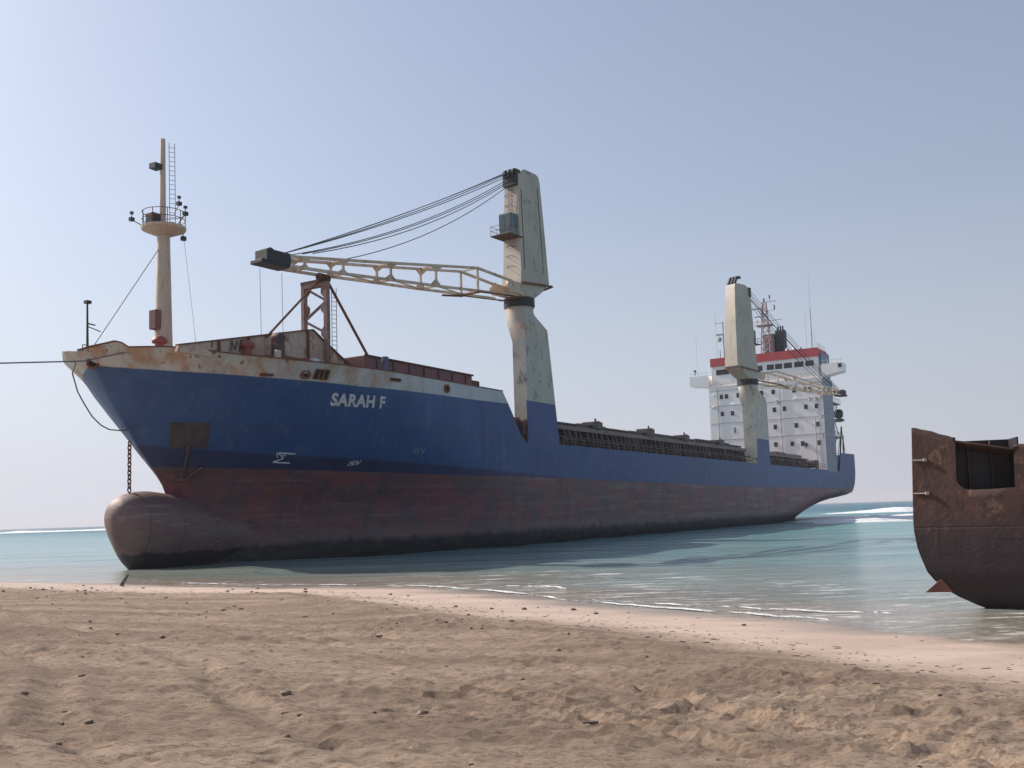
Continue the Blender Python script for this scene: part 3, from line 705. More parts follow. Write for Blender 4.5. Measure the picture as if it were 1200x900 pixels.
b = MB(); b.box(mx-1.0, mx-.45, my-.35, my+.35, 16.9, 18.3); b.build("junction_box", painted("mauve_rust", (0.20, 0.09, 0.09), amt=0.5), o, bevel=0.03)
b = MB(); b.box(mx+.5, mx+.8, my-1.5, my-1.2, 23.5, 23.8); b.tube([(mx+.6, my-1.35, 24), (mx+.6, my-1.35, 23.7)], 0.04, 5); b.build("mast_lamp", DKMETAL, o)
WIRE = Mat("steel_wire", 0.6); WIRE.color((0.035, 0.035, 0.045)); WIRE = WIRE.m
b = MB(); b.tube([(mx-.4, my, 22.9), (-41.2, 0, 14.2)], 0.028, 5); b.build("forestay", WIRE, ship)
b = MB(); b.tube([(mx+.7, my-1.35, 23.6), (-34.0, -2.6, 14.4)], 0.015, 4); b.build("halyard", WIRE, ship)
# jackstaff at the stem
b = MB(); b.tube([(-41.1, 0, 14.2), (-41.15, 0, 17.9)], [0.09, 0.06], 8); b.box(-41.3, -40.95, -.18, .18, 17.85, 18.05); b.tube([(-41.1, 0, 16.3), (-40.7, -.8, 15.9)], 0.035, 5); b.tube([(-41.1, 0, 16.5), (-40.9, -.5, 16.35)], 0.05, 5)
b.build("jackstaff", DKMETAL, ship)
b = MB()
for xx in (-42.4, -42.0): b.tube([(xx, -1.3, 14.3), (xx, -1.3, 14.75)], 0.03, 5)
b.tube([(-42.4, -1.3, 14.75), (-42.0, -1.3, 14.75)], 0.03, 5); b.build("guard_rail", DKRUST, ship)

# hatch number one
b = MB(); b.box(-23.4, -8.2, -9.2, 9.2, 12.6, 15.55)
b.build("hatch_coaming", painted("hatch_red", (0.20, 0.075, 0.075), (0.13, 0.06, 0.07), amt=0.35, scale=1.0), ship, bevel=0.05)
b = MB()
for k in range(7): xx = -22.0+k*2.1; b.box(xx, xx+0.09, -9.28, -9.2, 13.0, 15.4)
b.box(-23.5, -8.1, -9.32, -9.2, 15.46, 15.6); b.box(-8.2, -7.0, -9.2, 9.2, 12.6, 15.1); b.build("coaming_stiffener", DKRUST, ship)

# gantry that carries the crane jib
GX = -26.6; b = MB()
for yy in (-8.2, -5.95): b.box(GX-.2, GX+.2, yy-.15, yy+.15, 13.0, 21.0)
b.box(GX-.22, GX+.22, -8.2, -5.95, 20.55, 21.0)
zs = [16.9, 18.1, 19.4, 20.7]
for i, (za, zb_) in enumerate(zip(zs, zs[1:])):
    ya, yb = (-8.2, -5.95) if i % 2 == 0 else (-5.95, -8.2)
    b.bar((GX, ya, za), (GX, yb, zb_), 0.16, 0.16, up=(1, 0, 0))
for i, (yy, zz) in enumerate(((-8.2, 18.9), (-5.95, 18.9), (-8.2, 17.0), (-5.95, 20.4), (-8.2, 20.2))):
    s_ = 1 if yy < -7 else -1
    b.prism([(yy, zz-.7), (yy+s_*.5, zz-.2), (yy+s_*.5, zz+.2), (yy, zz+.7)], 0, GX-.1, GX+.1)
gan = b.build("jib_rest", painted("gantry_paint", (0.20, 0.10, 0.095), (0.30, 0.22, 0.19), rust=(0.17, 0.075, 0.05), amt=0.6, scale=1.6), ship)
b = MB(); b.tube([(GX-.5, -7.9, 21.2), (GX+.5, -7.9, 21.2)], 0.33, 14); b.bar((GX, -8.4, 21.0), (GX, -5.8, 21.0), .5, .2); b.build("saddle", DKRUST, gan)
b = MB(); b.tube([(GX-.3, -7.6, 20.9), (-31.9, -7.2, 16.0)], 0.09, 8); b.build("stay_bar", RUST, gan)
b = MB(); b.tube([(GX+.3, -8.1, 20.9), (-22.7, -8.9, 15.6)], 0.11, 8); b.build("stay_bar", RUST, gan)
ladder((GX+.25, -8.7, 15.0), (GX+.25, -8.7, 20.4), (1, -0.3, 0), 0.42, 0.33, 0.025).build("ladder", DKRUST, gan)

# ---------------------------------------------------------------- deck cranes
CRANE = painted("crane_paint", (0.46, 0.41, 0.335), (0.36, 0.325, 0.275), rust=(0.14, 0.10, 0.08), amt=0.30, scale=0.7, rough=0.5)
JIBP = painted("jib_paint", (0.62, 0.50, 0.37), (0.50, 0.39, 0.29), amt=0.42, scale=1.2)
m = Mat("post_paint", 0.55); x, z = m.axis(0), m.axis(2)
c = m.mix(m.step(m.noise(0.5, detail=5), 0.35, 0.7), (0.45, 0.43, 0.37), (0.36, 0.36, 0.33))
c = m.mix(m.math('MULTIPLY', m.step(m.noise(1.1, (1, 1, 0.55), 6, 0.7), 0.565, 0.62), 0.8), c, (0.13, 0.12, 0.11))
c = m.mix(m.math('MULTIPLY', m.step(z, 17.5, 21.5), m.math('MULTIPLY', m.step(m.noise(0.9, detail=4), 0.42, 0.62), 0.45)), c, (0.50, 0.27, 0.12))  # warm lit tone below the ring, put into the colour as orange blotches
bl = m.mix(m.step(m.noise(0.4, detail=5), 0.35, 0.7), (0.030, 0.062, 0.195), (0.042, 0.085, 0.235))
face = m.math('MULTIPLY', m.math('SUBTRACT', 1.0, m.step(z, 13.48, 13.52)), m.math('SUBTRACT', 1.0, m.step(m.axis(1), -11.70, -11.68)))
c = m.mix(face, c, bl); m.color(c); m.normal(m.bump(m.noise(4, detail=4), 0.3, 0.04, m.bump(m.noise(0.5), 0.3, 0.2)))
POST = m.m
RUBBER = Mat("black_grease", 0.5); RUBBER.color((0.018, 0.018, 0.022)); RUBBER = RUBBER.m
GLASS = Mat("cab_glass", 0.15); GLASS.color((0.05, 0.10, 0.10)); GLASS.set("Specular IOR Level", 0.8); GLASS = GLASS.m

def crane(cx, cy, fx, ax0, ax1, zb_, inb, jib_ang, jib_len, tip_drop, zo, sc_=1.0, tipw=0.55, th=0.0):
    """fixed post with its foot in the ship's side, slewing house, cab, jib and luffing wires.
    (cx,cy) slewing axis; fx front of post, ax0/ax1 its aft edge at foot and knee; zo height offset"""
    Y0 = -11.755
    b = MB()
    b.loft([rectring(fx, ax0, Y0, inb, zb_), rectring(fx, ax1+(ax0-ax1)*.5, Y0, inb, (zb_+19.2+zo)/2), rectring(fx, ax1, Y0, inb, 19.2+zo),
            rectring(fx-.05, ax1-.25, Y0+.02, inb+.45, 20.8+zo), circ(cx, cy, 22.2+zo, 1.36*sc_), circ(cx, cy, 22.75+zo, 1.36*sc_)])
    post = b.build("deck_crane", POST, ship, smooth=True, angle=28)
    b = MB(); b.loft([circ(cx, cy, 22.7+zo, 1.46*sc_, 28), circ(cx, cy, 23.62+zo, 1.46*sc_, 28)])
    for k in range(3): b.loft([circ(cx, cy, 22.85+zo+.28*k, 1.52*sc_, 28), circ(cx, cy, 22.97+zo+.28*k, 1.52*sc_, 28)])
    b.build("slewing_ring", RUBBER, post, smooth=True)
    # slewing part, built along local u (jib direction), v to its left
    ca, sa = math.cos(jib_ang), math.sin(jib_ang)
    def T(p): u, v, z_ = p; return (cx+u*ca-v*sa, cy+u*sa+v*ca, z_+zo)
    def done(b, *a, **k): b.v = [T(p) for p in b.v]; return b.build(*a, **k)
    hw = 1.0*sc_; b = MB()
    b.loft([circ(0, 0, 23.6, 1.4*sc_), rectring(-2.2*sc_, 1.15*sc_, -hw*1.15, hw*1.15, 24.4), rectring(-3.72*sc_, 1.15*sc_, -hw*1.12, hw*1.12, 25.55),
            rectring(-3.75*sc_, 1.0*sc_, -hw*1.05, hw*1.05, 26.2), rectring(-3.45*sc_, 0.85*sc_, -.9*sc_, .9*sc_, 31.5+th*.5), rectring(-3.1*sc_, .62*sc_, -.8*sc_, .8*sc_, 35.9+th),
            rectring(-2.9*sc_, -.2*sc_, -.78*sc_, .78*sc_, 36.45+th), rectring(-2.5*sc_, -.5*sc_, -.74*sc_, .74*sc_, 36.6+th)])
    done(b, "tower", CRANE, post, smooth=True, angle=20)
    b = MB(); b.box(.2, 1.0, -.83*sc_, .8*sc_, 34.7+th, 36.3+th)
    for v_ in (-.5, 0, .5): b.tube([(.75, v_*sc_-.12, 35.9+th), (.75, v_*sc_+.12, 35.9+th)], .5, 16)
    if th:
        for v_ in (-.6, -.05, .55): b.tube([(-2.9, v_, 35.3+th), (-3.0, v_, 36.6+th), (-2.4, v_, 37.6+th), (-1.5, v_, 37.7+th)], .26, 10)
    done(b, "sheave_block", RUBBER, post, bevel=0.03)
    # girdle walkway round the flare
    b = MB(); g = 1.36*sc_
    for (a_, c_) in (((1.4, -g), (-3.9, -g)), ((1.4, g), (-3.9, g)), ((-3.9, -g), (-3.9, g))): b.bar((a_[0], a_[1], 24.85), (c_[0], c_[1], 25.3), .18, .18)
    done(b, "walkway_edge", RUST, post)
    for (u_, z_, w_, h_) in ((-1.6, 27.2, .5, 1.3), (-2.0, 31.0, .35, .5), (-1.2, 33.4, .3, .3)):
        b = MB(); zz_ = (z_-25.5)/11; vv_ = (1.05-.25*zz_)*sc_
        b.box(u_-w_/2, u_+w_/2, vv_-.04, vv_+.07, z_-h_/2, z_+h_/2); done(b, "access_hatch", CRANE, post, bevel=.02)
    b = MB(); b.tube([(-2.9, 1.02*sc_, 26.4), (-2.6, .83*sc_, 35.2)], .05, 5); b.tube([(.35, 1.06*sc_, 26.4), (.3, .86*sc_, 34.4)], .035, 5)
    done(b, "cable_conduit", DKRUST, post)
    # cab
    b = MB(); b.box(.8, 2.0, -.7, .7, 29.6, 31.75); cab = done(b, "cab", painted("cab_green", (0.23, 0.26, 0.235), (0.13, 0.16, 0.15), amt=0.4, scale=1.5), post, bevel=.05)
    b = MB()
    for (u0, u1, v_) in ((.95, 1.4, -.72), (1.45, 1.9, -.72), (.95, 1.38, .72), (1.45, 1.9, .72)): b.box(u0, u1, v_-.02, v_+.02, 30.3, 31.6)
    for v0 in (-.65, 0.06): b.box(1.99, 2.03, v0, v0+.58, 30.0, 31.6)
    done(b, "cab_window", GLASS, cab)
    b = MB()
    b.box(.6, 2.8, -1.15, 1.1, 29.4, 29.5)
    for zz in (29.95, 30.4):
        for p_, q_ in (((2.8, -1.1), (2.8, 1.1)), ((2.8, -1.1), (.9, -1.1))): b.tube([(*p_, zz), (*q_, zz)], .025, 5)
    for p_ in ((2.8, -1.1), (2.8, 0), (2.8, 1.1), (1.8, -1.1), (.9, -1.1)): b.tube([(*p_, 29.5), (*p_, 30.4)], .025, 5)
    done(b, "cab_balcony", DKRUST, post)
    lb = ladder((.95, .3, 25.6), (.9, .3, 29.4), (0, 1, 0)); done(lb, "ladder", DKRUST, post)
    lb = ladder((.98, 0, 31.9), (.85, 0, 35.0), (0, 1, 0)); done(lb, "ladder", DKRUST, post)
    for zz in (26.6, 27.6, 28.6, 32.6, 33.6):
        b = MB(); b.tube([(.8, -.35, zz), (1.4, -.35, zz+.02), (1.52, 0, zz+.02), (1.4, .35, zz), (.8, .35, zz)], .028, 4)
        done(b, "ladder_hoop", DKRUST, post)
    # jib: heel lugs, box truss of four chords with gusset plates
    hk = 24.6
    for v_ in (-.95, .95):
        b = MB(); b.tube([(2.7, v_*sc_-.14, hk-.3), (2.7, v_*sc_+.14, hk-.3)], .62, 18); b.bar((.2, v_*sc_, hk-.3), (2.7, v_*sc_, hk-.3), .24, 1.1)
        done(b, "heel_bracket", JIBP, post, smooth=True)
    L = jib_len
    tilt = lambda k: (3.0-tip_drop)*(k-.08)/.9
    def top(u): k = u/L; return lerp_tab(k, [(.08, 24.80), (.245, 25.09), (.6, 23.42), (.92, 21.96), (1, 21.6)])+tilt(k)
    def bot(u): k = u/L; return lerp_tab(k, [(.08, 23.45), (.245, 23.0), (.425, 22.48), (.6, 22.04), (.82, 21.45), (.92, 21.25), (1, 21.0)])+tilt(k)
    def half(u): return 1.1*(1-u/L)+tipw*(u/L)
    jb = MB(); ks = [.08, .245, .33, .425, .6, .76, .82, .93]
    for s_ in (-1, 1):
        for fn, wd in ((top, .18), (bot, .18)):
            for a_, c_ in zip(ks, ks[1:]): jb.bar((a_*L, s_*half(a_*L), fn(a_*L)), (c_*L, s_*half(c_*L), fn(c_*L)), wd, .21)
        posts = [.245, .425, .60, .765, .885]
        for i, k in enumerate(posts):
            u = k*L; v_ = s_*half(u)
            jb.bar((u, v_, top(u)), (u, v_, bot(u)), .12, .22, up=(1, 0, 0))
            if i:   # gusset flares, so every bay reads as a rounded hexagon
                g_ = .26*(top(u)-bot(u))+.10
                for fn, sg in ((top, -1), (bot, 1)):
                    zc = fn(u); jb.prism([(u-g_-.25, zc), (u+g_+.25, zc), (u+.11, zc+sg*g_), (u-.11, zc+sg*g_)], 1, v_-.03, v_+.03)
    for k in (.245, .425, .60, .765, .885):
        u = k*L
        for fn in (top, bot): jb.bar((u, -half(u), fn(u)), (u, half(u), fn(u)), .14, .14)
    for a_, c_ in zip((.245, .425, .60), (.425, .60, .765)): jb.bar((a_*L, -half(a_*L), bot(a_*L)), (c_*L, half(c_*L), bot(c_*L)), .1, .1)
    jib = done(jb, "jib", JIBP, post)
    b = MB(); b.bar((1.0, -1.15, hk-1.1), (8.0, -1.05, hk-1.72+tilt(.25)), .3, .08); b.bar((1.0, 1.15, hk-1.1), (8.0, 1.05, hk-1.72+tilt(.25)), .3, .08); b.bar((1.5, -1.2, hk-1.2), (1.5, 1.2, hk-1.2), .3, .08); b.bar((7.8, -1.1, hk-1.75+tilt(.25)), (7.8, 1.1, hk-1.75+tilt(.25)), .3, .08); b.tube([(7.6, -1.0, hk-1.75+tilt(.25)), (10.5, -.95, hk-2.15+tilt(.3))], .1, 8)
    done(b, "jib_walkway", RUST, jib)
    b = MB(); e = L*.93; zt = top(e)
    b.box(e-.1, L-.1, -tipw-.12, tipw+.12, zt-.7, zt+.2); b.box(e, L+.35, -tipw-.1, tipw+.1, zt-.88, zt-.6)
    for v_ in (-.35, .05, .4): b.tube([(L-.6, v_-.1, zt), (L-.6, v_+.1, zt)], .38, 14)
    done(b, "jib_head", RUBBER, jib, bevel=0.04)
    b = MB()
    for i, (vt, va, zt0, k, sag) in enumerate(((-.6, -.4, 36.1, .93, .35), (-.3, -.2, 35.95, .93, .45), (.3, .1, 35.8, .93, .5), (.55, .3, 36.15, .93, .3), (-.55, -.5, 35.3, .90, 1.0), (-.1, .2, 35.2, .88, .95), (.5, .6, 35.25, .86, 1.1), (-.6, -.7, 34.6, .72, 1.0))):
        p = Vector((.95, vt, zt0+th)); q = Vector((k*L, va, top(k*L)+.35)); pts = []
        for j in range(13):
            t = j/12; c_ = p.lerp(q, t); c_.z -= 4*sag*t*(1-t); pts.append(c_)
        b.tube(pts, .038, 5)
    done(b, "luffing_wire", WIRE, post)
    return post, T
j1 = math.atan2(2.75, -31.7)
c1, T1 = crane(-1.2, -10.35, -2.75, 3.5, 2.0, 9.4, -10.35, j1, 31.8, 3.0, 0.0)
c1["label"] = "forward cream deck crane with long jib resting on a rusty gantry"
b = MB()
for (u, zz) in ((31.9, 17.0), (29.9, 15.9)):
    p = T1((u, 0.1, 20.7)); b.tube([p, (p[0]+.1, p[1], zz-1.2)], 0.022, 4)
b.build("hoist_wire", WIRE, c1)
# rusty roller and guide at the foot of the post
b = MB(); b.loft([[(-3.0+r*math.cos(a), y_, 10.9+1.25*r*math.sin(a)) for a in [2*math.pi*k/18 for k in range(18)]] for r, y_ in ((.62, -11.7), (.68, -11.45), (.62, -11.1))])
b.box(-3.75, -3.45, -11.7, -11.3, 9.5, 11.0); b.box(-3.0, -2.8, -11.80, -11.5, 9.4, 11.2); b.build("mooring_roller", DKRUST, ship)
MB().box(-4.3, -2.9, -11.0, -10.6, 9.5, 11.9).build("rail_locker", REDP, ship, bevel=.05)
c2, T2 = crane(71.2, -10.35, 70.0, 76.6, 76.4, 9.4, -9.65, R(-17), 29.8, 1.35, -0.6, 1.12, th=2.3)
c2["label"] = "after cream deck crane with its jib stowed across the accommodation block"

# ---------------------------------------------------------------- cargo deck between the cranes
HAT = painted("hatch_grime", (0.125, 0.082, 0.075), (0.07, 0.05, 0.05), rust=(0.12, 0.07, 0.05), amt=0.35, scale=0.9)
HAT2 = painted("hatch_cover_grime", (0.20, 0.155, 0.14), (0.10, 0.085, 0.08), amt=0.3, scale=0.7)
MB().box(4.5, 68.5, -9.0, 9.0, 9.2, 11.75).build("hatch_coaming", HAT, ship)
MB().box(77.5, 108.0, -9.0, 9.0, 9.2, 11.4).build("hatch_coaming", HAT, ship)
b = MB(); b.box(4.0, 69.3, -10.1, -8.9, 11.62, 11.85); b.box(4.0, 69.3, -10.15, -10.02, 11.45, 11.9)
b.box(77.2, 108.3, -10.1, -8.9, 11.3, 11.5); b.build("coaming_ledge", HAT2, ship)
r2 = random.Random(4); xx = 5.0; proto = None
while xx < 68.5:
    b = MB(); w_ = .16+.1*r2.random()
    b.prism([(-10.75+r2.random()*.5, 9.3), (-9.0, 9.3), (-9.0, 11.6), (-10.05, 11.6)], 0, xx, xx+w_); b.build("coaming_stay", HAT2 if r2.random() < .45 else HAT, ship)
    xx += 1.05+.5*r2.random()
xx = 78.2
while xx < 108:
    b = MB(); b.prism([(-10.5, 9.3), (-9.0, 9.3), (-9.0, 11.3), (-10.05, 11.3)], 0, xx, xx+.2); b.build("coaming_stay", HAT2 if r2.random() < .4 else HAT, ship); xx += 1.3+.6*r2.random()
xx = 4.6
while xx < 66:
    ln = 5.5+2.5*r2.random(); ln = min(ln, 68.4-xx); h_ = 12.25+.25*r2.random()
    b = MB(); b.box(xx, xx+ln-.15, -9.6, 9.6, 11.86, h_-.04)
    k = xx+.3
    while k < xx+ln-.5: b.box(k, k+.12, -9.68, -9.6, 11.9, h_-.1); k += .9
    b.box(xx, xx+ln-.15, -9.75, -9.3, h_-.12, h_+.02); b.build("hatch_cover", HAT if r2.random() < .5 else HAT2, ship); xx += ln
xx = 78
while xx < 105:
    ln = 5+2*r2.random(); h_ = 12.0+.3*r2.random()
    b = MB(); b.box(xx, xx+ln-.2, -9.5, 9.5, 11.52, h_); b.build("hatch_cover", HAT if r2.random() < .5 else HAT2, ship); xx += ln
for (xx, zz) in ((14.8, 12.75), (29.8, 12.85), (42, 12.7), (56.5, 12.75)):
    b = MB(); b.box(xx, xx+1.9, -10.3, -8.6, 11.9, zz); b.tube([(xx+.9, -10.35, zz-.4), (xx+.9, -9.9, zz-.4)], .5, 12); b.box(xx+.3, xx+.5, -10.2, -10.0, zz, zz+.35); b.build("hatch_winch", HAT, ship, bevel=.05)
b = MB()    # pipes and loose gear along the side deck
b.tube([(4, -10.9, 10.6), (69, -10.9, 10.55)], .09, 6); b.tube([(4, -10.95, 10.0), (69, -10.95, 10.0)], .07, 6)
b.build("deck_pipe", DKRUST, ship)
b = MB(); r3 = random.Random(11); xx = 5
while xx < 69:
    b.tube([(xx, -11.45, 9.2), (xx+.15*r3.random(), -11.45, 10.35+.2*r3.random())], .045, 5); xx += 1.5+1.0*r3.random()
b.tube([(4.8, -11.45, 10.3), (69.2, -11.45, 10.3)], .03, 5); b.build("deck_railing", HAT2, ship); b = MB()
xx = 78
while xx < 126:
    b.tube([(xx, -11.5, 9.2), (xx, -11.5, 10.6)], .05, 5); xx += 1.7+.5*r3.random()
b.tube([(78, -11.5, 10.6), (126, -11.5, 10.6)], .04, 5); b.tube([(98, -11.5, 10.1), (126, -11.5, 10.1)], .035, 5)
b.build("deck_railing", HAT2, ship)

# ---------------------------------------------------------------- accommodation
SX = 116.0
def wallpaint(name, c0, c1):
    m = Mat(name, 0.5); c = m.mix(m.step(m.noise(0.25, detail=5), 0.35, 0.7), c0, c1)
    c = m.mix(m.math('MULTIPLY', m.step(m.noise(0.7, (2.5, 2.5, 0.12), 4, 0.6), 0.62, 0.78), 0.3), c, (0.42, 0.33, 0.26))
    c = m.mix(m.math('MULTIPLY', m.step(m.noise(2.0, detail=6, rough=.7), 0.68, 0.72), 0.4), c, (0.3, 0.2, 0.15))
    m.color(c); m.normal(m.bump(m.noise(0.6, detail=3), 0.12, 0.10)); return m.m
ACC = wallpaint("accommodation_white", (0.88, 0.83, 0.81), (0.81, 0.765, 0.755))
b = MB(); b.box(SX, SX+8.5, -11.72, 11.72, 9.1, 28.0); b.box(SX+8.5, SX+19, -8.5, 8.5, 9.1, 24.5)
acc = b.build("accommodation_block", ACC, ship)
b = MB(); b.prism([(-11.0, 28.0), (-11.0, 32.35), (11.0, 32.35), (11.0, 28.0)], 0, SX+.35, SX+8.0); b.build("wheelhouse", ACC, acc)
SIDE_DARK = wallpaint("side_blue_grey", (0.17, 0.20, 0.28), (0.13, 0.165, 0.24))
b = MB(); b.box(SX+.12, SX+8.45, -11.80, -11.725, 9.2, 27.85); b.build("side_overlay", SIDE_DARK, acc)  # thin overlay that makes the port side darker and bluer than the front
RB = painted("red_band_paint", (0.52, 0.06, 0.07), (0.44, 0.06, 0.07), amt=0.08, scale=0.6)
b = MB(); b.box(SX+.05, SX+8.2, -11.15, 11.15, 32.35, 34.05); b.build("red_parapet", RB, acc)
b = MB(); b.box(SX+.4, SX+7.9, -10.8, 10.8, 34.05, 34.12); b.build("monkey_deck", DECK, acc)
DARKG = Mat("window_glass_dark", 0.2); DARKG.color((0.02, 0.022, 0.028)); DARKG = DARKG.m
for s_ in (-1, 1):
    ya, yb = (11.72, 15.8) if s_ > 0 else (-15.8, -11.72)
    b = MB(); b.prism([(ya, 28.9 if s_ < 0 else 28.1), (yb, 28.1 if s_ < 0 else 28.6), (yb, 30.6), (ya, 30.6)], 0, SX, SX+3.6)
    wing = b.build("bridge_wing", ACC, acc)
    b = MB()
    for k in range(5): yy = s_*(12.2+.85*k); b.tube([(SX+.05, yy, 30.6), (SX+.05, yy, 31.3)], .04, 4)
    b.tube([(SX+.05, s_*11.8, 31.3), (SX+.05, s_*15.7, 31.3)], .04, 4); b.build("wing_rail", GREYW, wing)
b = MB(); b.box(SX-.04, SX+.2, -15.7, -15.0, 29.6, 30.4); b.build("wing_lamp", DARKG, acc)
b = MB(); b.tube([(SX+.3, 14.6, 31.0), (SX+.3, 14.6, 31.9)], .1, 6); b.box(SX+.1, SX+.5, 14.4, 14.9, 31.7, 32.0); b.build("wing_lamp", DKMETAL, acc)
b = MB(); b.box(SX-.1, SX+8.6, -11.85, 11.85, 27.9, 28.06); b.build("bridge_deck_edge", ACC, acc)
WINF = painted("window_frame_grey", (0.38, 0.36, 0.37), amt=0.3, scale=3)
def win(y_, z_, wy, wz, x_=SX, fr=.1):
    f = MB()
    for (a0, a1, b0, b1) in ((y_-wy/2-fr, y_+wy/2+fr, z_-wz/2-fr, z_-wz/2), (y_-wy/2-fr, y_+wy/2+fr, z_+wz/2, z_+wz/2+fr), (y_-wy/2-fr, y_-wy/2, z_-wz/2, z_+wz/2), (y_+wy/2, y_+wy/2+fr, z_-wz/2, z_+wz/2)):
        f.box(x_-.07, x_+.03, a0, a1, b0, b1)
    f.box(x_-.02, x_+.01, y_-wy/2, y_+wy/2, z_-wz/2, z_+wz/2)
    o = f.build("window", DARKG, acc); return o
for y_, z_ in ((9.05, 25.82), (7.93, 25.82), (5.44, 25.86), (.51, 25.89), (-1.88, 25.87), (-6.13, 25.84), (-8.3, 25.84), (-9.33, 25.8), (9.03, 22.23), (6.85, 22.21), (-1.92, 22.23), (-3.98, 22.26),
               (-8.29, 22.31), (-10.38, 22.28), (-1.92, 18.7), (-6.16, 18.74), (-10.45, 18.68), (-1.82, 15.14), (-5.16, 15.08), (-7.22, 15.0), (-10.51, 14.98), (4.2, 22.2), (2.0, 18.7)):
    win(y_, z_, .48, .72)
b = MB(); b.box(SX-.05, SX+.02, 6.4, 6.62, 18.1, 19.2); b.build("door_slit", BLACK, acc); b = MB(); b.box(SX-.03, SX+.02, 6.62, 7.05, 18.0, 19.3); b.build("door", WHITE, acc)
for y_, wd in ((9.4, 1.1), (8.0, 1.5), (5.6, 1.2), (3.4, 1.4), (.9, 1.4), (-1.5, 1.3), (-3.2, 1.3), (-5.1, 1.5), (-7.3, 1.7), (-9.45, 1.5)): win(y_, 31.05, wd, .95, SX+.35, .06)
b = MB()   # deck-line seams
for z_ in (27.1, 23.85, 20.25, 16.75): b.box(SX-.05, SX, -11.7, 11.7, z_-.05, z_+.05)
b.build("deck_seam", painted("seam_grime", (0.42, 0.38, 0.37), amt=.3), acc)
b = MB()
for z_ in (27.1, 23.85, 20.25, 16.75): b.box(SX+.1, SX+8.3, -11.84, -11.80, z_-.05, z_+.05)
b.build("deck_seam", GREYW, acc)
for y_, z_, c_ in ((-9.12, 23.93, 0), (-10.33, 23.92, 0), (-2.57, 23.89, 0), (-7.9, 14.75, 1), (-12.3+1.0, 24.2, 0), (-11.2, 20.3, 0), (-11.2, 16.5, 0)):
    b = MB(); b.tube([(SX+.01, y_, z_), (SX-.35, y_, z_)], .34 if c_ else .27, 12); b.tube([(SX-.3, y_, z_-.05), (SX-.35, y_, z_-.5)], .2, 8); b.build("wall_vent", DKMETAL if c_ else GREYW, acc, smooth=True)
LAMPW = Mat("lamp_glass", 0.2); LAMPW.color((0.85, 0.85, 0.83)); LAMPW = LAMPW.m
for y_, z_ in ((10.87, 23.7), (6.6, 24.0), (-6.32, 24.05), (10.6, 26.3)):
    b = MB(); b.box(SX-.35, SX-.05, y_-.3, y_+.3, z_-.12, z_+.16); b.bar((SX-.2, y_, z_), (SX+.01, y_, z_-.2), .06, .06); b.build("flood_lamp", LAMPW, acc, bevel=.04)
for yy, z0_, z1_ in ((-3.1, 10.0, 27.6), (2.9, 12.0, 23.6), (-9.9, 9.5, 20.0), (9.9, 12.0, 27.6)):
    b = MB(); b.tube([(SX-.1, yy, z0_), (SX-.1, yy, z1_)], .07, 6); b.build("drain_pipe", GREYW, acc)
lb = ladder((SX-.15, -10.95, 10.5), (SX-.15, -10.95, 27.6), (0, 1, 0), .5, .5, .03); lb.build("ladder", GREYW, acc)
b = MB()
for k in range(19): b.tube([(SX-.02, -11.6+k*1.29, 28.0), (SX-.02, -11.6+k*1.29, 29.0)], .035, 4)
for z_ in (28.5, 29.0): b.tube([(SX-.02, -11.6, z_), (SX-.02, 11.6, z_)], .035, 4)
b.build("bridge_front_rail", GREYW, acc)
# port side outfit: windows, platforms, stairs
for x_, z_ in ((SX+3, 22.2), (SX+6, 22.2), (SX+3, 18.7), (SX+3, 15), (SX+6, 15)):
    b = MB(); b.box(x_-.3, x_+.3, -11.84, -11.7, z_-.4, z_+.4); b.build("window", DARKG, acc)
for z_ in (16.6, 20.1, 23.7):
    b = MB(); b.box(SX+8.5, SX+16, -11.6, -8.5, z_-.1, z_+.08)
    b.box(SX+8.5, SX+16, -11.65, -11.55, z_+.95, z_+1.02)
    for k in range(6): b.box(SX+8.8+k*1.4, SX+8.86+k*1.4, -11.63, -11.57, z_, z_+1.0)
    b.build("side_platform", HAT2, acc)
b = MB()
for (za, zb2, xa, xb) in ((9.4, 16.5, 125.5, 131), (16.6, 20.1, 131, 126.5), (20.1, 23.7, 126, 130.5)):
    for yy in (-11.3, -10.5): b.bar((xa, yy, za), (xb, yy, zb2), .1, .3)
    for i in range(12): t = (i+.5)/12; b.box(xa+(xb-xa)*t-.12, xa+(xb-xa)*t+.12, -11.3, -10.5, za+(zb2-za)*t-.03, za+(zb2-za)*t+.03)
b.build("stairway", GREYW, acc)
b = MB(); b.tube([(130.0, -11.0, 9.4), (131.5, -11.6, 19.0)], .16, 8); b.tube([(134.0, -11.0, 9.4), (132.5, -11.6, 17.2)], .14, 8); b.bar((131.5, -11.6, 18.6), (133.6, -11.6, 13), .12, .12)
b.loft([circ(131.5, -11.2, 20.8+dz, r, 12) for dz, r in ((0, .4), (.3, .9), (1.4, .95), (1.9, .5))]); b.box(131, 133.4, -11.9, -10.6, 20.2, 20.7)
b.build("davit", DKMETAL, acc)
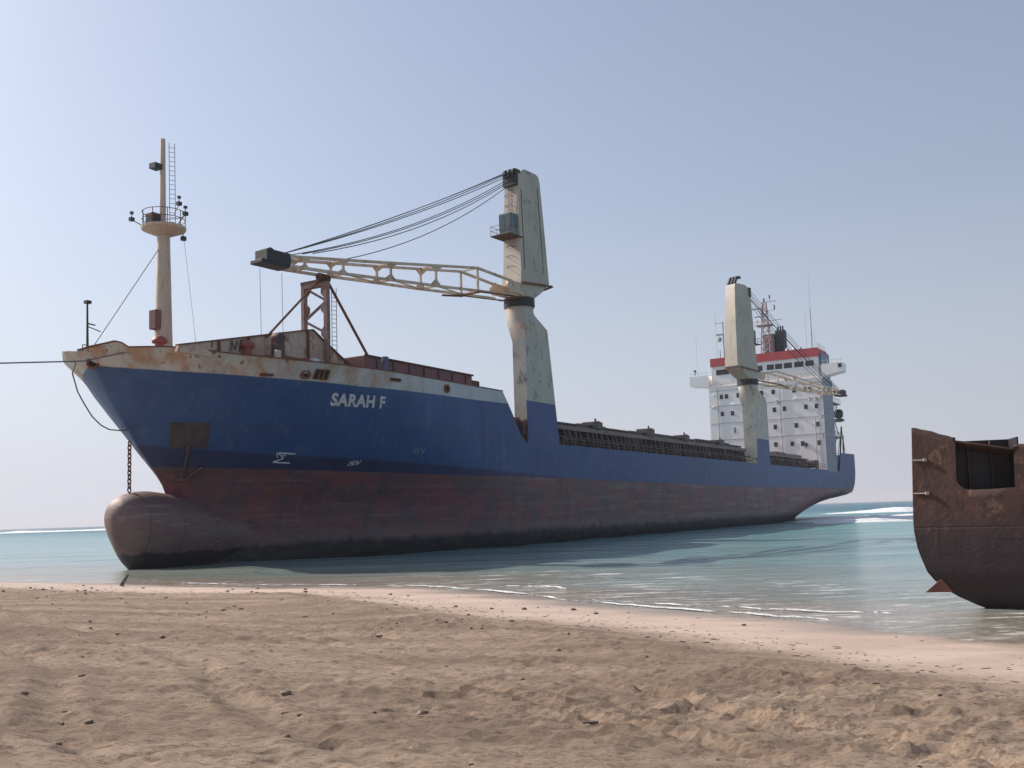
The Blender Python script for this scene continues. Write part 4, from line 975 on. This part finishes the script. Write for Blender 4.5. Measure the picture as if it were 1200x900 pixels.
# funnel and radar mast
b = MB(); b.prism([(-.3, 33.9), (-.3, 39.0), (.2, 39.5), (1.7, 39.5), (2.2, 39.0), (2.2, 33.9)], 1, -3.4, -1.6); b.v = [(SX+5+p[0], p[1], p[2]) for p in b.v]; fun = b.build("funnel", painted("funnel_black", (0.03, 0.03, 0.04), amt=.15), acc, bevel=.1)
b = MB()
for yy in (-3.0, -2.5, -2.0): b.tube([(SX+6, yy, 39.3), (SX+6, yy, 40.3)], .16, 8)
b.build("exhaust_pipe", DKMETAL, fun)
b = MB(); b.box(SX+4.2, SX+6.5, -1.5, .6, 34.1, 38.6); b.build("casing", painted("mauve_grey", (0.26, 0.22, 0.25), amt=.3), acc)
RW = painted("mast_red_white", (0.55, 0.50, 0.50), (0.42, 0.12, 0.11), amt=.25, scale=1.4)
b = MB(); bx, by = SX+3.0, -.2
legs = [(bx-.9, by-1.0), (bx+.9, by-1.0), (bx+.9, by+1.0), (bx-.9, by+1.0)]; tops_ = [(bx-.3, by-.35), (bx+.3, by-.35), (bx+.3, by+.35), (bx-.3, by+.35)]
for (p, q) in zip(legs, tops_): b.tube([(*p, 34.1), (*q, 45.2)], .1, 6)
for k in range(9):
    t0, t1 = k/9, (k+1)/9
    for i in range(4):
        p0 = Vector((*legs[i], 34.1)).lerp(Vector((*tops_[i], 45.2)), t0); j = (i+1) % 4; p1 = Vector((*legs[j], 34.1)).lerp(Vector((*tops_[j], 45.2)), t1)
        b.tube([p0, p1], .05, 4); p2 = Vector((*legs[j], 34.1)).lerp(Vector((*tops_[j], 45.2)), t0); b.tube([p0, p2], .05, 4)
b.box(bx-1.2, bx+1.2, by-1.6, by+1.8, 40.2, 40.4)
rm = b.build("radar_mast", RW, acc)
b = MB(); b.bar((bx, by-3.6, 41.2), (bx, by+6.5, 41.2), .1, .1); b.bar((bx, by-2.6, 45.2), (bx, by+.6, 45.2), .12, .12); b.bar((bx, by-2.2, 43.4), (bx, by, 43.2), .08, .08)
for yy in (1.6, 2.9, 4.4, 6.3): b.tube([(bx, by+yy, 40.9), (bx, by+yy, 41.6)], .1, 6)
b.build("yardarm", RW, rm)
b = MB(); b.bar((bx-.5, by+.4, 43.9), (bx-.5, by+2.6, 43.9), .3, .3); b.bar((bx-.5, by-.4, 42.2), (bx-.5, by+2.0, 42.2), .25, .25); b.build("radar_scanner", GREYW, rm)
b = MB(); b.tube([(bx, by-1.2, 45.2), (bx, by-1.2, 46.6)], .04, 5); b.box(bx-.1, bx+.1, by-2.2, by-2.0, 43.4, 44.4); b.box(bx-.2, bx+.2, by-.1, by+.1, 45.2, 46.0); b.box(bx-.15, bx+.15, by-1.3, by-1.1, 45.9, 46.6); b.build("signal_lamp", DKMETAL, rm)
for (px, py, z0, z1, r_) in ((SX+4, -9.3, 34.1, 43.0, .1), (SX+4, -9.35, 43.0, 50.5, .03), (SX+4, -8.2, 34.1, 42.5, .025), (SX+3, -10.1, 34.1, 38, .03), (SX+3, 10.5, 34.0, 44.5, .03), (SX+.6, 14.2, 30.6, 39, .025), (SX+2, 9.5, 34.0, 36.0, .12)):
    b = MB(); b.tube([(px, py, z0), (px, py, z1)], r_, 6); b.build("whip_antenna", GREYW, acc)
b = MB(); px, py = SX+2, 8.6; b.tube([(px, py, 34.1), (px, py, 42)], .14, 6); b.bar((px, py-.3, 41.8), (px, py+1.8, 41.8), .1, .1); b.box(px-.3, px+.3, py-.1, py+1.5, 39.2, 39.5); b.loft([circ(px, py+.9, 37.8+dz, r, 10) for dz, r in ((0, .2), (.3, .5), (.8, .5), (1.1, .1))]); b.build("aerial_post", GREYW, acc)
b = MB(); px, py = SX+3, 4.3; b.tube([(px, py, 34.1), (px, py, 40.2)], .1, 6); b.box(px-.3, px+.3, py-1.4, py+.6, 38.3, 38.6); b.loft([circ(px, py-.9, 38.6+dz, r, 10) for dz, r in ((0, .25), (.35, .45), (.8, .25))]); b.build("aerial_post", GREYW, acc)
b = MB()
for yy in (-7.2, -6.0, -4.6): b.loft([circ(SX+2.5, yy, 34.1+dz, r, 10) for dz, r in ((0, .35), (.5, .45), (.85, .2))])
b.build("dome_antenna", WHITE, acc)
b = MB()
for k in range(7): b.tube([(SX+1+k*1.15, -10.9, 34.05), (SX+1+k*1.15, -10.9, 35.1)], .04, 4)
b.tube([(SX+1, -10.9, 35.1), (SX+8, -10.9, 35.1)], .04, 4); b.tube([(SX+1, -10.9, 34.6), (SX+8, -10.9, 34.6)], .04, 4); b.build("monkey_rail", GREYW, acc)
b = MB(); b.box(SX+8.0, SX+8.9, -11.4, -9.8, 28.1, 33.6); b.box(SX+2, SX+8.5, -11.4, -11.05, 30.8, 33.3); b.build("signal_locker", painted("locker_blue_grey", (0.20, 0.25, 0.36), amt=.2), acc)
# poop gear: mooring winches, painted panel
b = MB(); b.box(117.5, 122.0, -11.62, -11.5, 9.5, 11.7); b.build("white_panel", WHITE, ship)  # plain white panel that carries the red pattern
b = MB()
for (xa, xb, za, zb2) in ((118, 119.2, 9.9, 11.4), (119.8, 121.4, 9.8, 10.4), (119.6, 121.5, 10.9, 11.5)): b.box(xa, xb, -11.66, -11.62, za, za+.3); b.box(xa, xa+.35, -11.665, -11.62, za, zb2)
b.build("red_marking", REDP, ship)
for xx in (111.0, 124.2):
    b = MB(); b.tube([(xx, -11, 10.6), (xx, -9.3, 10.6)], .75, 14); b.box(xx-.9, xx+.9, -11.1, -10.8, 9.3, 11.2); b.box(xx-.9, xx+.9, -9.4, -9.2, 9.3, 11.2); b.build("mooring_winch", DKMETAL, ship)
# rudder head and stern gear showing above the water
b = MB(); b.prism([(129.0, -1.0), (129.6, 2.4), (133.0, 3.0), (133.4, -1.0)], 1, -.35, .35); b.build("rudder", RUST, ship)

# ---------------------------------------------------------------- things hanging from the bow
ROPE = Mat("rope_grey", 0.9); ROPE.color(ROPE.mix(ROPE.noise(8, detail=2), (0.10, 0.09, 0.10), (0.2, 0.19, 0.2))); ROPE = ROPE.m
def ship_w(p):
    c, s = math.cos(SHIP_ROT), math.sin(SHIP_ROT); return Vector((SHIP_LOC[0]+p[0]*c-p[1]*s, SHIP_LOC[1]+p[0]*s+p[1]*c, p[2]))
b = MB(); pts = [(-42.1, -.2, 13.7), (-42.35, -.2, 13.0), (-41.95, -.2, 11.81), (-41.43, -.2, 11.01), (-40.85, -.2, 10.25), (-40.19, -.2, 9.72), (-39.52, -.2, 9.45), (-38.6, -.2, 9.43), (-37.6, -.2, 9.6)]
b.tube([ship_w(p) for p in pts], .045, 6)
tag(b.build("hanging_rope", ROPE, smooth=True), "slack grey rope looping down beneath the tip of the blue bow", "rope")
b = MB(); e_ = Vector((-75, 45, 12.6))
b.tube([ship_w((-40.3, -3.2, 14.35)), ship_w((-41.2, -2.3, 14.05)), ship_w((-42.05, -.9, 13.75))]+[ship_w((-42.2, -.6, 13.7)).lerp(e_, i/10)-Vector((0, 0, 1.2*i/10*(1-i/10))) for i in range(1, 11)], .05, 6)
tag(b.build("mooring_line", ROPE, smooth=True), "taut mooring line stretching from the rusty bow towards the left", "rope")
# chain
b = MB(); top_ = Vector((-37.74, 0, 8.6)); n_ = 12
for i in range(n_):
    c_ = top_-Vector((0, 0, .29*i)); ax = i % 2; pts = []
    for k in range(13):
        a_ = 2*math.pi*k/12; u, v_ = .12*math.cos(a_), .20*math.sin(a_); pts.append(ship_w((c_.x+(u if ax else 0), c_.y+(0 if ax else u), c_.z+v_)))
    b.tube(pts, .048, 6, cap=False)
tag(b.build("hanging_chain", DKRUST), "dark anchor chain hanging from the bow down to the rounded bulb", "chain")

# ---------------------------------------------------------------- rusty wreck on the right
wreck = empty("rusty_hull_wreck", (11.36, 28.0, 0), R(-15))
tag(wreck, "rusty brown bow of a beached wreck at the right edge of the sea", "shipwreck")
m = Mat("wreck_rust", 0.85); z = m.axis(2)
c = m.mix(m.step(m.noise(0.9, (1, 1, .5), 6, .65), .35, .65), (0.082, 0.038, 0.030), (0.050, 0.028, 0.028))
c = m.mix(m.math('MULTIPLY', m.step(m.noise(2.4, (1, 1, .35), 6, .7), .55, .68), .7), c, (0.15, 0.07, 0.04))
c = m.mix(m.math('MULTIPLY', m.step(m.noise(5.5, (1, 1, 1), 7, .8), .54, .60), .6), c, (0.03, 0.018, 0.018))
c = m.mix(m.math('MULTIPLY', m.step(m.noise(1.7, (1, 1, .8), 7, .75), .57, .60), .7), c, (0.16, 0.085, 0.06))
c = m.mix(m.math('MULTIPLY', m.step(m.noise(3.5, (1.8, 1.8, .3), 5, .7), .6, .7), .6), c, (0.035, 0.022, 0.022))
c = m.mix(m.math('SUBTRACT', 1.0, m.step(m.math('ADD', z, m.math('MULTIPLY', m.noise(.8, detail=4), .8)), 2.2, 3.0)), c, (0.040, 0.026, 0.028))
sm = m.math('ABSOLUTE', m.math('SUBTRACT', z, 2.22))
m.color(c); m.normal(m.bump(m.noise(9, detail=6, rough=.75), .7, .03, m.bump(m.noise(1.1, detail=4), .5, .12, m.bump(m.step(sm, 0, .04), .6, .02)))); WR = m.m
WS = [(-.6,3.0),(-.3,2.3),(0,1.6),(.1,1.36),(.34,.89),(.63,.47),(.99,.2),(1.59,0.0),(2.19,-.08),(2.91,-.05),(5.2,.06)]
def wst(z): return lerp_tab(z, WS)
def whb(x, z):
    u = min(1, max(0, (x-wst(z))/8)); return 1.9*(1-(1-u)**2)**1.1
def wtop(x): return 5.06-.26*min(x, 2)-.05*x+.02*math.sin(x*5)+.012*math.sin(x*17)
def wcut(x):   # near side is cut away behind the stem plates
    t = wtop(x)
    if x < 1.28: return t
    if x < 1.62: q = (x-1.28)/.34; return 3.75-.55*(1-math.sqrt(max(0, 1-(1-q)**2)))*1.0-.55*math.sqrt(max(0, 1-(1-q)**2))*.0-.0 if q > 0 else t
    return 3.2
def wcut2(x):
    if x <= 1.08: return wtop(x)
    if x < 1.42: q = (x-1.08)/.34; return 3.62-.38*math.sqrt(1-(1-q)**2)
    if x > 2.45: return wtop(x)
    return 3.24+.03*math.sin(x*3)
def wside(side, topf, xs_list, off):
    b = MB(); k = 25
    vs = []
    for xr in xs_list:
        t = topf(xr)
        for j in range(k+1):
            z = -.6+3.84*j/17 if j <= 17 else 3.24+max(0, t-3.24)*(j-17)/8
            x_ = wst(z)+xr*(1-wst(z)/14.0)
            vs.append((x_, side*max(0, whb(x_, z)-off), z))
    b.add(vs, [(i*(k+1)+j, (i+1)*(k+1)+j, (i+1)*(k+1)+j+1, i*(k+1)+j+1) for i in range(len(xs_list)-1) for j in range(k)])
    return b
xl = [0, .01, .03, .07, .13, .22, .35, .5, .7, 0.9, 1.0, 1.0799, 1.081, 1.10, 1.14, 1.20, 1.28, 1.36, 1.42, 1.7, 2.0, 2.4499, 2.4501, 2.6, 3.5, 5, 7, 10, 14]
b = wside(-1, wcut2, xl, 0); o = b.build("near_plating", WR, wreck, smooth=True, angle=50)
sm_ = o.modifiers.new("plate", 'SOLIDIFY'); sm_.thickness = .05; sm_.offset = 0
b = wside(1, lambda x_: wtop(x_)-.24*min(1, max(0, (x_-.9)/.5)), xl, 0); o = b.build("far_plating", WR, wreck, smooth=True, angle=50)
sm_ = o.modifiers.new("plate", 'SOLIDIFY'); sm_.thickness = .05; sm_.offset = 0
b = MB(); b.prism([(1.0, -1.9), (14, -1.9), (14, 1.9), (1.0, 1.9), (.5, 0)], 2, 2.5, 2.56)
b.v = [(x_, max(-whb(x_, z_)+.06, min(whb(x_, z_)-.06, y_)), z_) for x_, y_, z_ in b.v]; b.build("inner_deck", WR, wreck)
b = MB(); n0 = len(b.v); xs2 = [.15, .5, .8, 1.08, 1.6, 2.45, 4, 7, 10, 13.8]
for k_, xx in enumerate(xs2): b.v += [(xx, -whb(xx, 4.6)+.03, wtop(xx)-.07), (xx, whb(xx, 4.6)-.03, wtop(xx)-.30), (xx, -whb(xx, 4.6)+.03, wtop(xx)-.12), (xx, whb(xx, 4.6)-.03, wtop(xx)-.35)]
for k_ in range(len(xs2)-1):
    q = 4*k_; b.f += [(q, q+4, q+5, q+1), (q+2, q+3, q+7, q+6), (q, q+2, q+6, q+4), (q+1, q+5, q+7, q+3)]
b.build("top_deck", WR, wreck)
INNER_DARK = painted("shaded_inside", (0.022, 0.018, 0.022), (0.012, 0.011, 0.014), amt=.2)  # near-black colour stands in for the shade inside the wreck
b = MB(); b.box(1.0, 2.6, whb(1.8, 4)*.2, whb(1.8, 4)*.2+.04, 2.56, 4.62); b.box(1.0, 1.04, -whb(1.0, 4)+.08, .1, 2.56, 4.62); b.box(2.56, 2.6, -whb(2.6, 4)+.08, .1, 2.56, 4.62); b.build("dark_lining", INNER_DARK, wreck)  # lining added behind the opening so the inside looks dark
for xx in (1.45, 2.05): MB().box(xx, xx+.05, -.05, .10, 2.57, 4.6).build("frame_rib", WR, wreck)
# weld seams, doubler plates and rivets on the near plating
def wpt(x_, z_, off): return (x_, -whb(x_, z_)-off, z_)
b = MB()
for (xa, za, xb, zb2) in ((.55, .95, .55, 4.85), (2.9, .3, 2.9, 4.3), (5.2, .3, 5.2, 4.2)):
    n_ = 14; pts = [wpt(xa, za+(zb2-za)*i/n_, .012) for i in range(n_+1)]; b.tube(pts, .016, 5)
b.build("weld_seam", WR, wreck)
for (xa, xb, za, zb2) in ((.62, .95, 1.5, 1.95), (1.8, 2.5, 1.9, 2.6), (3.3, 3.9, 3.2, 3.9)):
    b = MB(); b.add([wpt(x_, z_, .03) for x_ in (xa, (xa+xb)/2, xb) for z_ in (za, zb2)], [(0, 2, 3, 1), (2, 4, 5, 3)]); b.build("doubler_plate", WR, wreck)
b = MB(); b.box(13.85, 13.92, -1.85, 1.85, -.5, 3.1); b.build("bulkhead", WR, wreck)
for zz in (4.13, 3.19):
    b = MB(); yy = -whb(.05, zz); b.tube([(-.02, -.05, zz), (.30, -whb(.30, zz)-.05, zz-.01)], .02, 6); b.box(.27, .36, -whb(.36, zz)-.1, -whb(.36, zz), zz-.05, zz+.04); b.build("hinge_bar", painted("worn_grey_steel", (0.42, 0.38, 0.36), amt=.3), wreck)
# keel fin sticking out under the forefoot
b = MB(); b.prism([(.10, .42), (.54, .80), (.82, .42)], 1, -.12, -.04); b.build("keel_fin", painted("fin_red", (0.20, 0.065, 0.05), amt=.4), wreck)

# ---------------------------------------------------------------- beach litter
def stone(x, y, r, seed, mat, name="pebble"):
    b = MB(); rr = random.Random(seed); bm = bmesh.new(); bmesh.ops.create_icosphere(bm, subdivisions=2, radius=r)
    for v in bm.verts: v.co = v.co*(1+.6*mnoise.noise(v.co/r*1.4+Vector((seed, 0, 0)))); v.co.z *= .55
    me = bpy.data.meshes.new(name); bm.to_mesh(me); bm.free(); me.polygons.foreach_set("use_smooth", [True]*len(me.polygons)); me.materials.append(mat)
    o = bpy.data.objects.new(name, me); sc.collection.objects.link(o); o.location = (x, y, sand_h(x, y)+r*.18); o.rotation_euler = (0, 0, rr.random()*6); return o
PEB = Mat("pebble_grey", .8); PEB.color(PEB.mix(PEB.noise(5), (0.05, 0.045, 0.045), (0.16, 0.13, 0.11))); PEB = PEB.m
r5 = random.Random(21); n_ = 0
while n_ < 46:
    x_ = r5.uniform(-24, 7); y_ = r5.uniform(24, 52); d_ = shore_d(x_, y_)
    if not (-7.5 < d_ < -1.0): continue
    tag(stone(x_, y_, r5.uniform(.025, .085), n_, PEB), "small dark stone scattered on the pale sand near the water's edge", "stone", "stones scattered on the sand"); n_ += 1
n_ = 0
CLOD = Mat("clod_sand", .95); CLOD.color(CLOD.mix(CLOD.noise(4), (0.17, 0.12, 0.085), (0.30, 0.22, 0.16))); CLOD = CLOD.m
while n_ < 40:
    x_ = r5.uniform(-24, 12); y_ = r5.uniform(7, 42); d_ = shore_d(x_, y_)
    if d_ > -7 or abs(x_) > y_*.56+1: continue
    tag(stone(x_, y_, r5.uniform(.03, .08), 100+n_, CLOD, "sand_clod"), "lumpy brown sand clod lying on the churned upper beach", "clod", "clods on the churned sand"); n_ += 1
b = MB(); z_ = sand_h(-19.2, 48.6); b.tube([(-19.45, 48.6, z_-.1), (-19.3, 48.6, z_+.2), (-19.05, 48.6, z_+.55)], [.09, .08, .04], 7); b.tube([(-19.3, 48.6, z_+.15), (-19.1, 48.4, z_+.25)], .04, 5)
tag(b.build("wooden_stake", painted("wet_wood", (0.07, 0.05, 0.04), amt=.1)), "short dark stake leaning in the sand below the bulbous bow", "stake")

# wrack line: weed, shell and wood scraps nobody could count
b = MB(); r7 = random.Random(5); cnt = 0
while cnt < 1500:
    x_ = r7.uniform(-30, 16); y_ = r7.uniform(6, 54); d_ = -shore_d(x_, y_)
    if abs(x_) > y_*.56+2 or d_ < 1.0: continue
    if not (r7.random() < (1.0 if 3.6 < d_ < 6.0 else .10)): continue
    z_ = sand_h(x_, y_); s_ = r7.uniform(.008, .028); a_ = r7.uniform(0, 6.28); n__ = r7.randint(4, 6)
    L_ = s_*r7.uniform(1, 4)
    top = [(x_+math.cos(a_)*L_*math.cos(k*6.28/n__)-math.sin(a_)*s_*math.sin(k*6.28/n__), y_+math.sin(a_)*L_*math.cos(k*6.28/n__)+math.cos(a_)*s_*math.sin(k*6.28/n__), z_+s_*r7.uniform(.1, .5)) for k in range(n__)]
    b.loft([[(p[0], p[1], z_-.02) for p in top], top]); cnt += 1
tag(b.build("beach_litter", painted("dry_weed", (0.06, 0.04, 0.03), (0.20, 0.15, 0.12), amt=.1, scale=6)), kind="stuff")
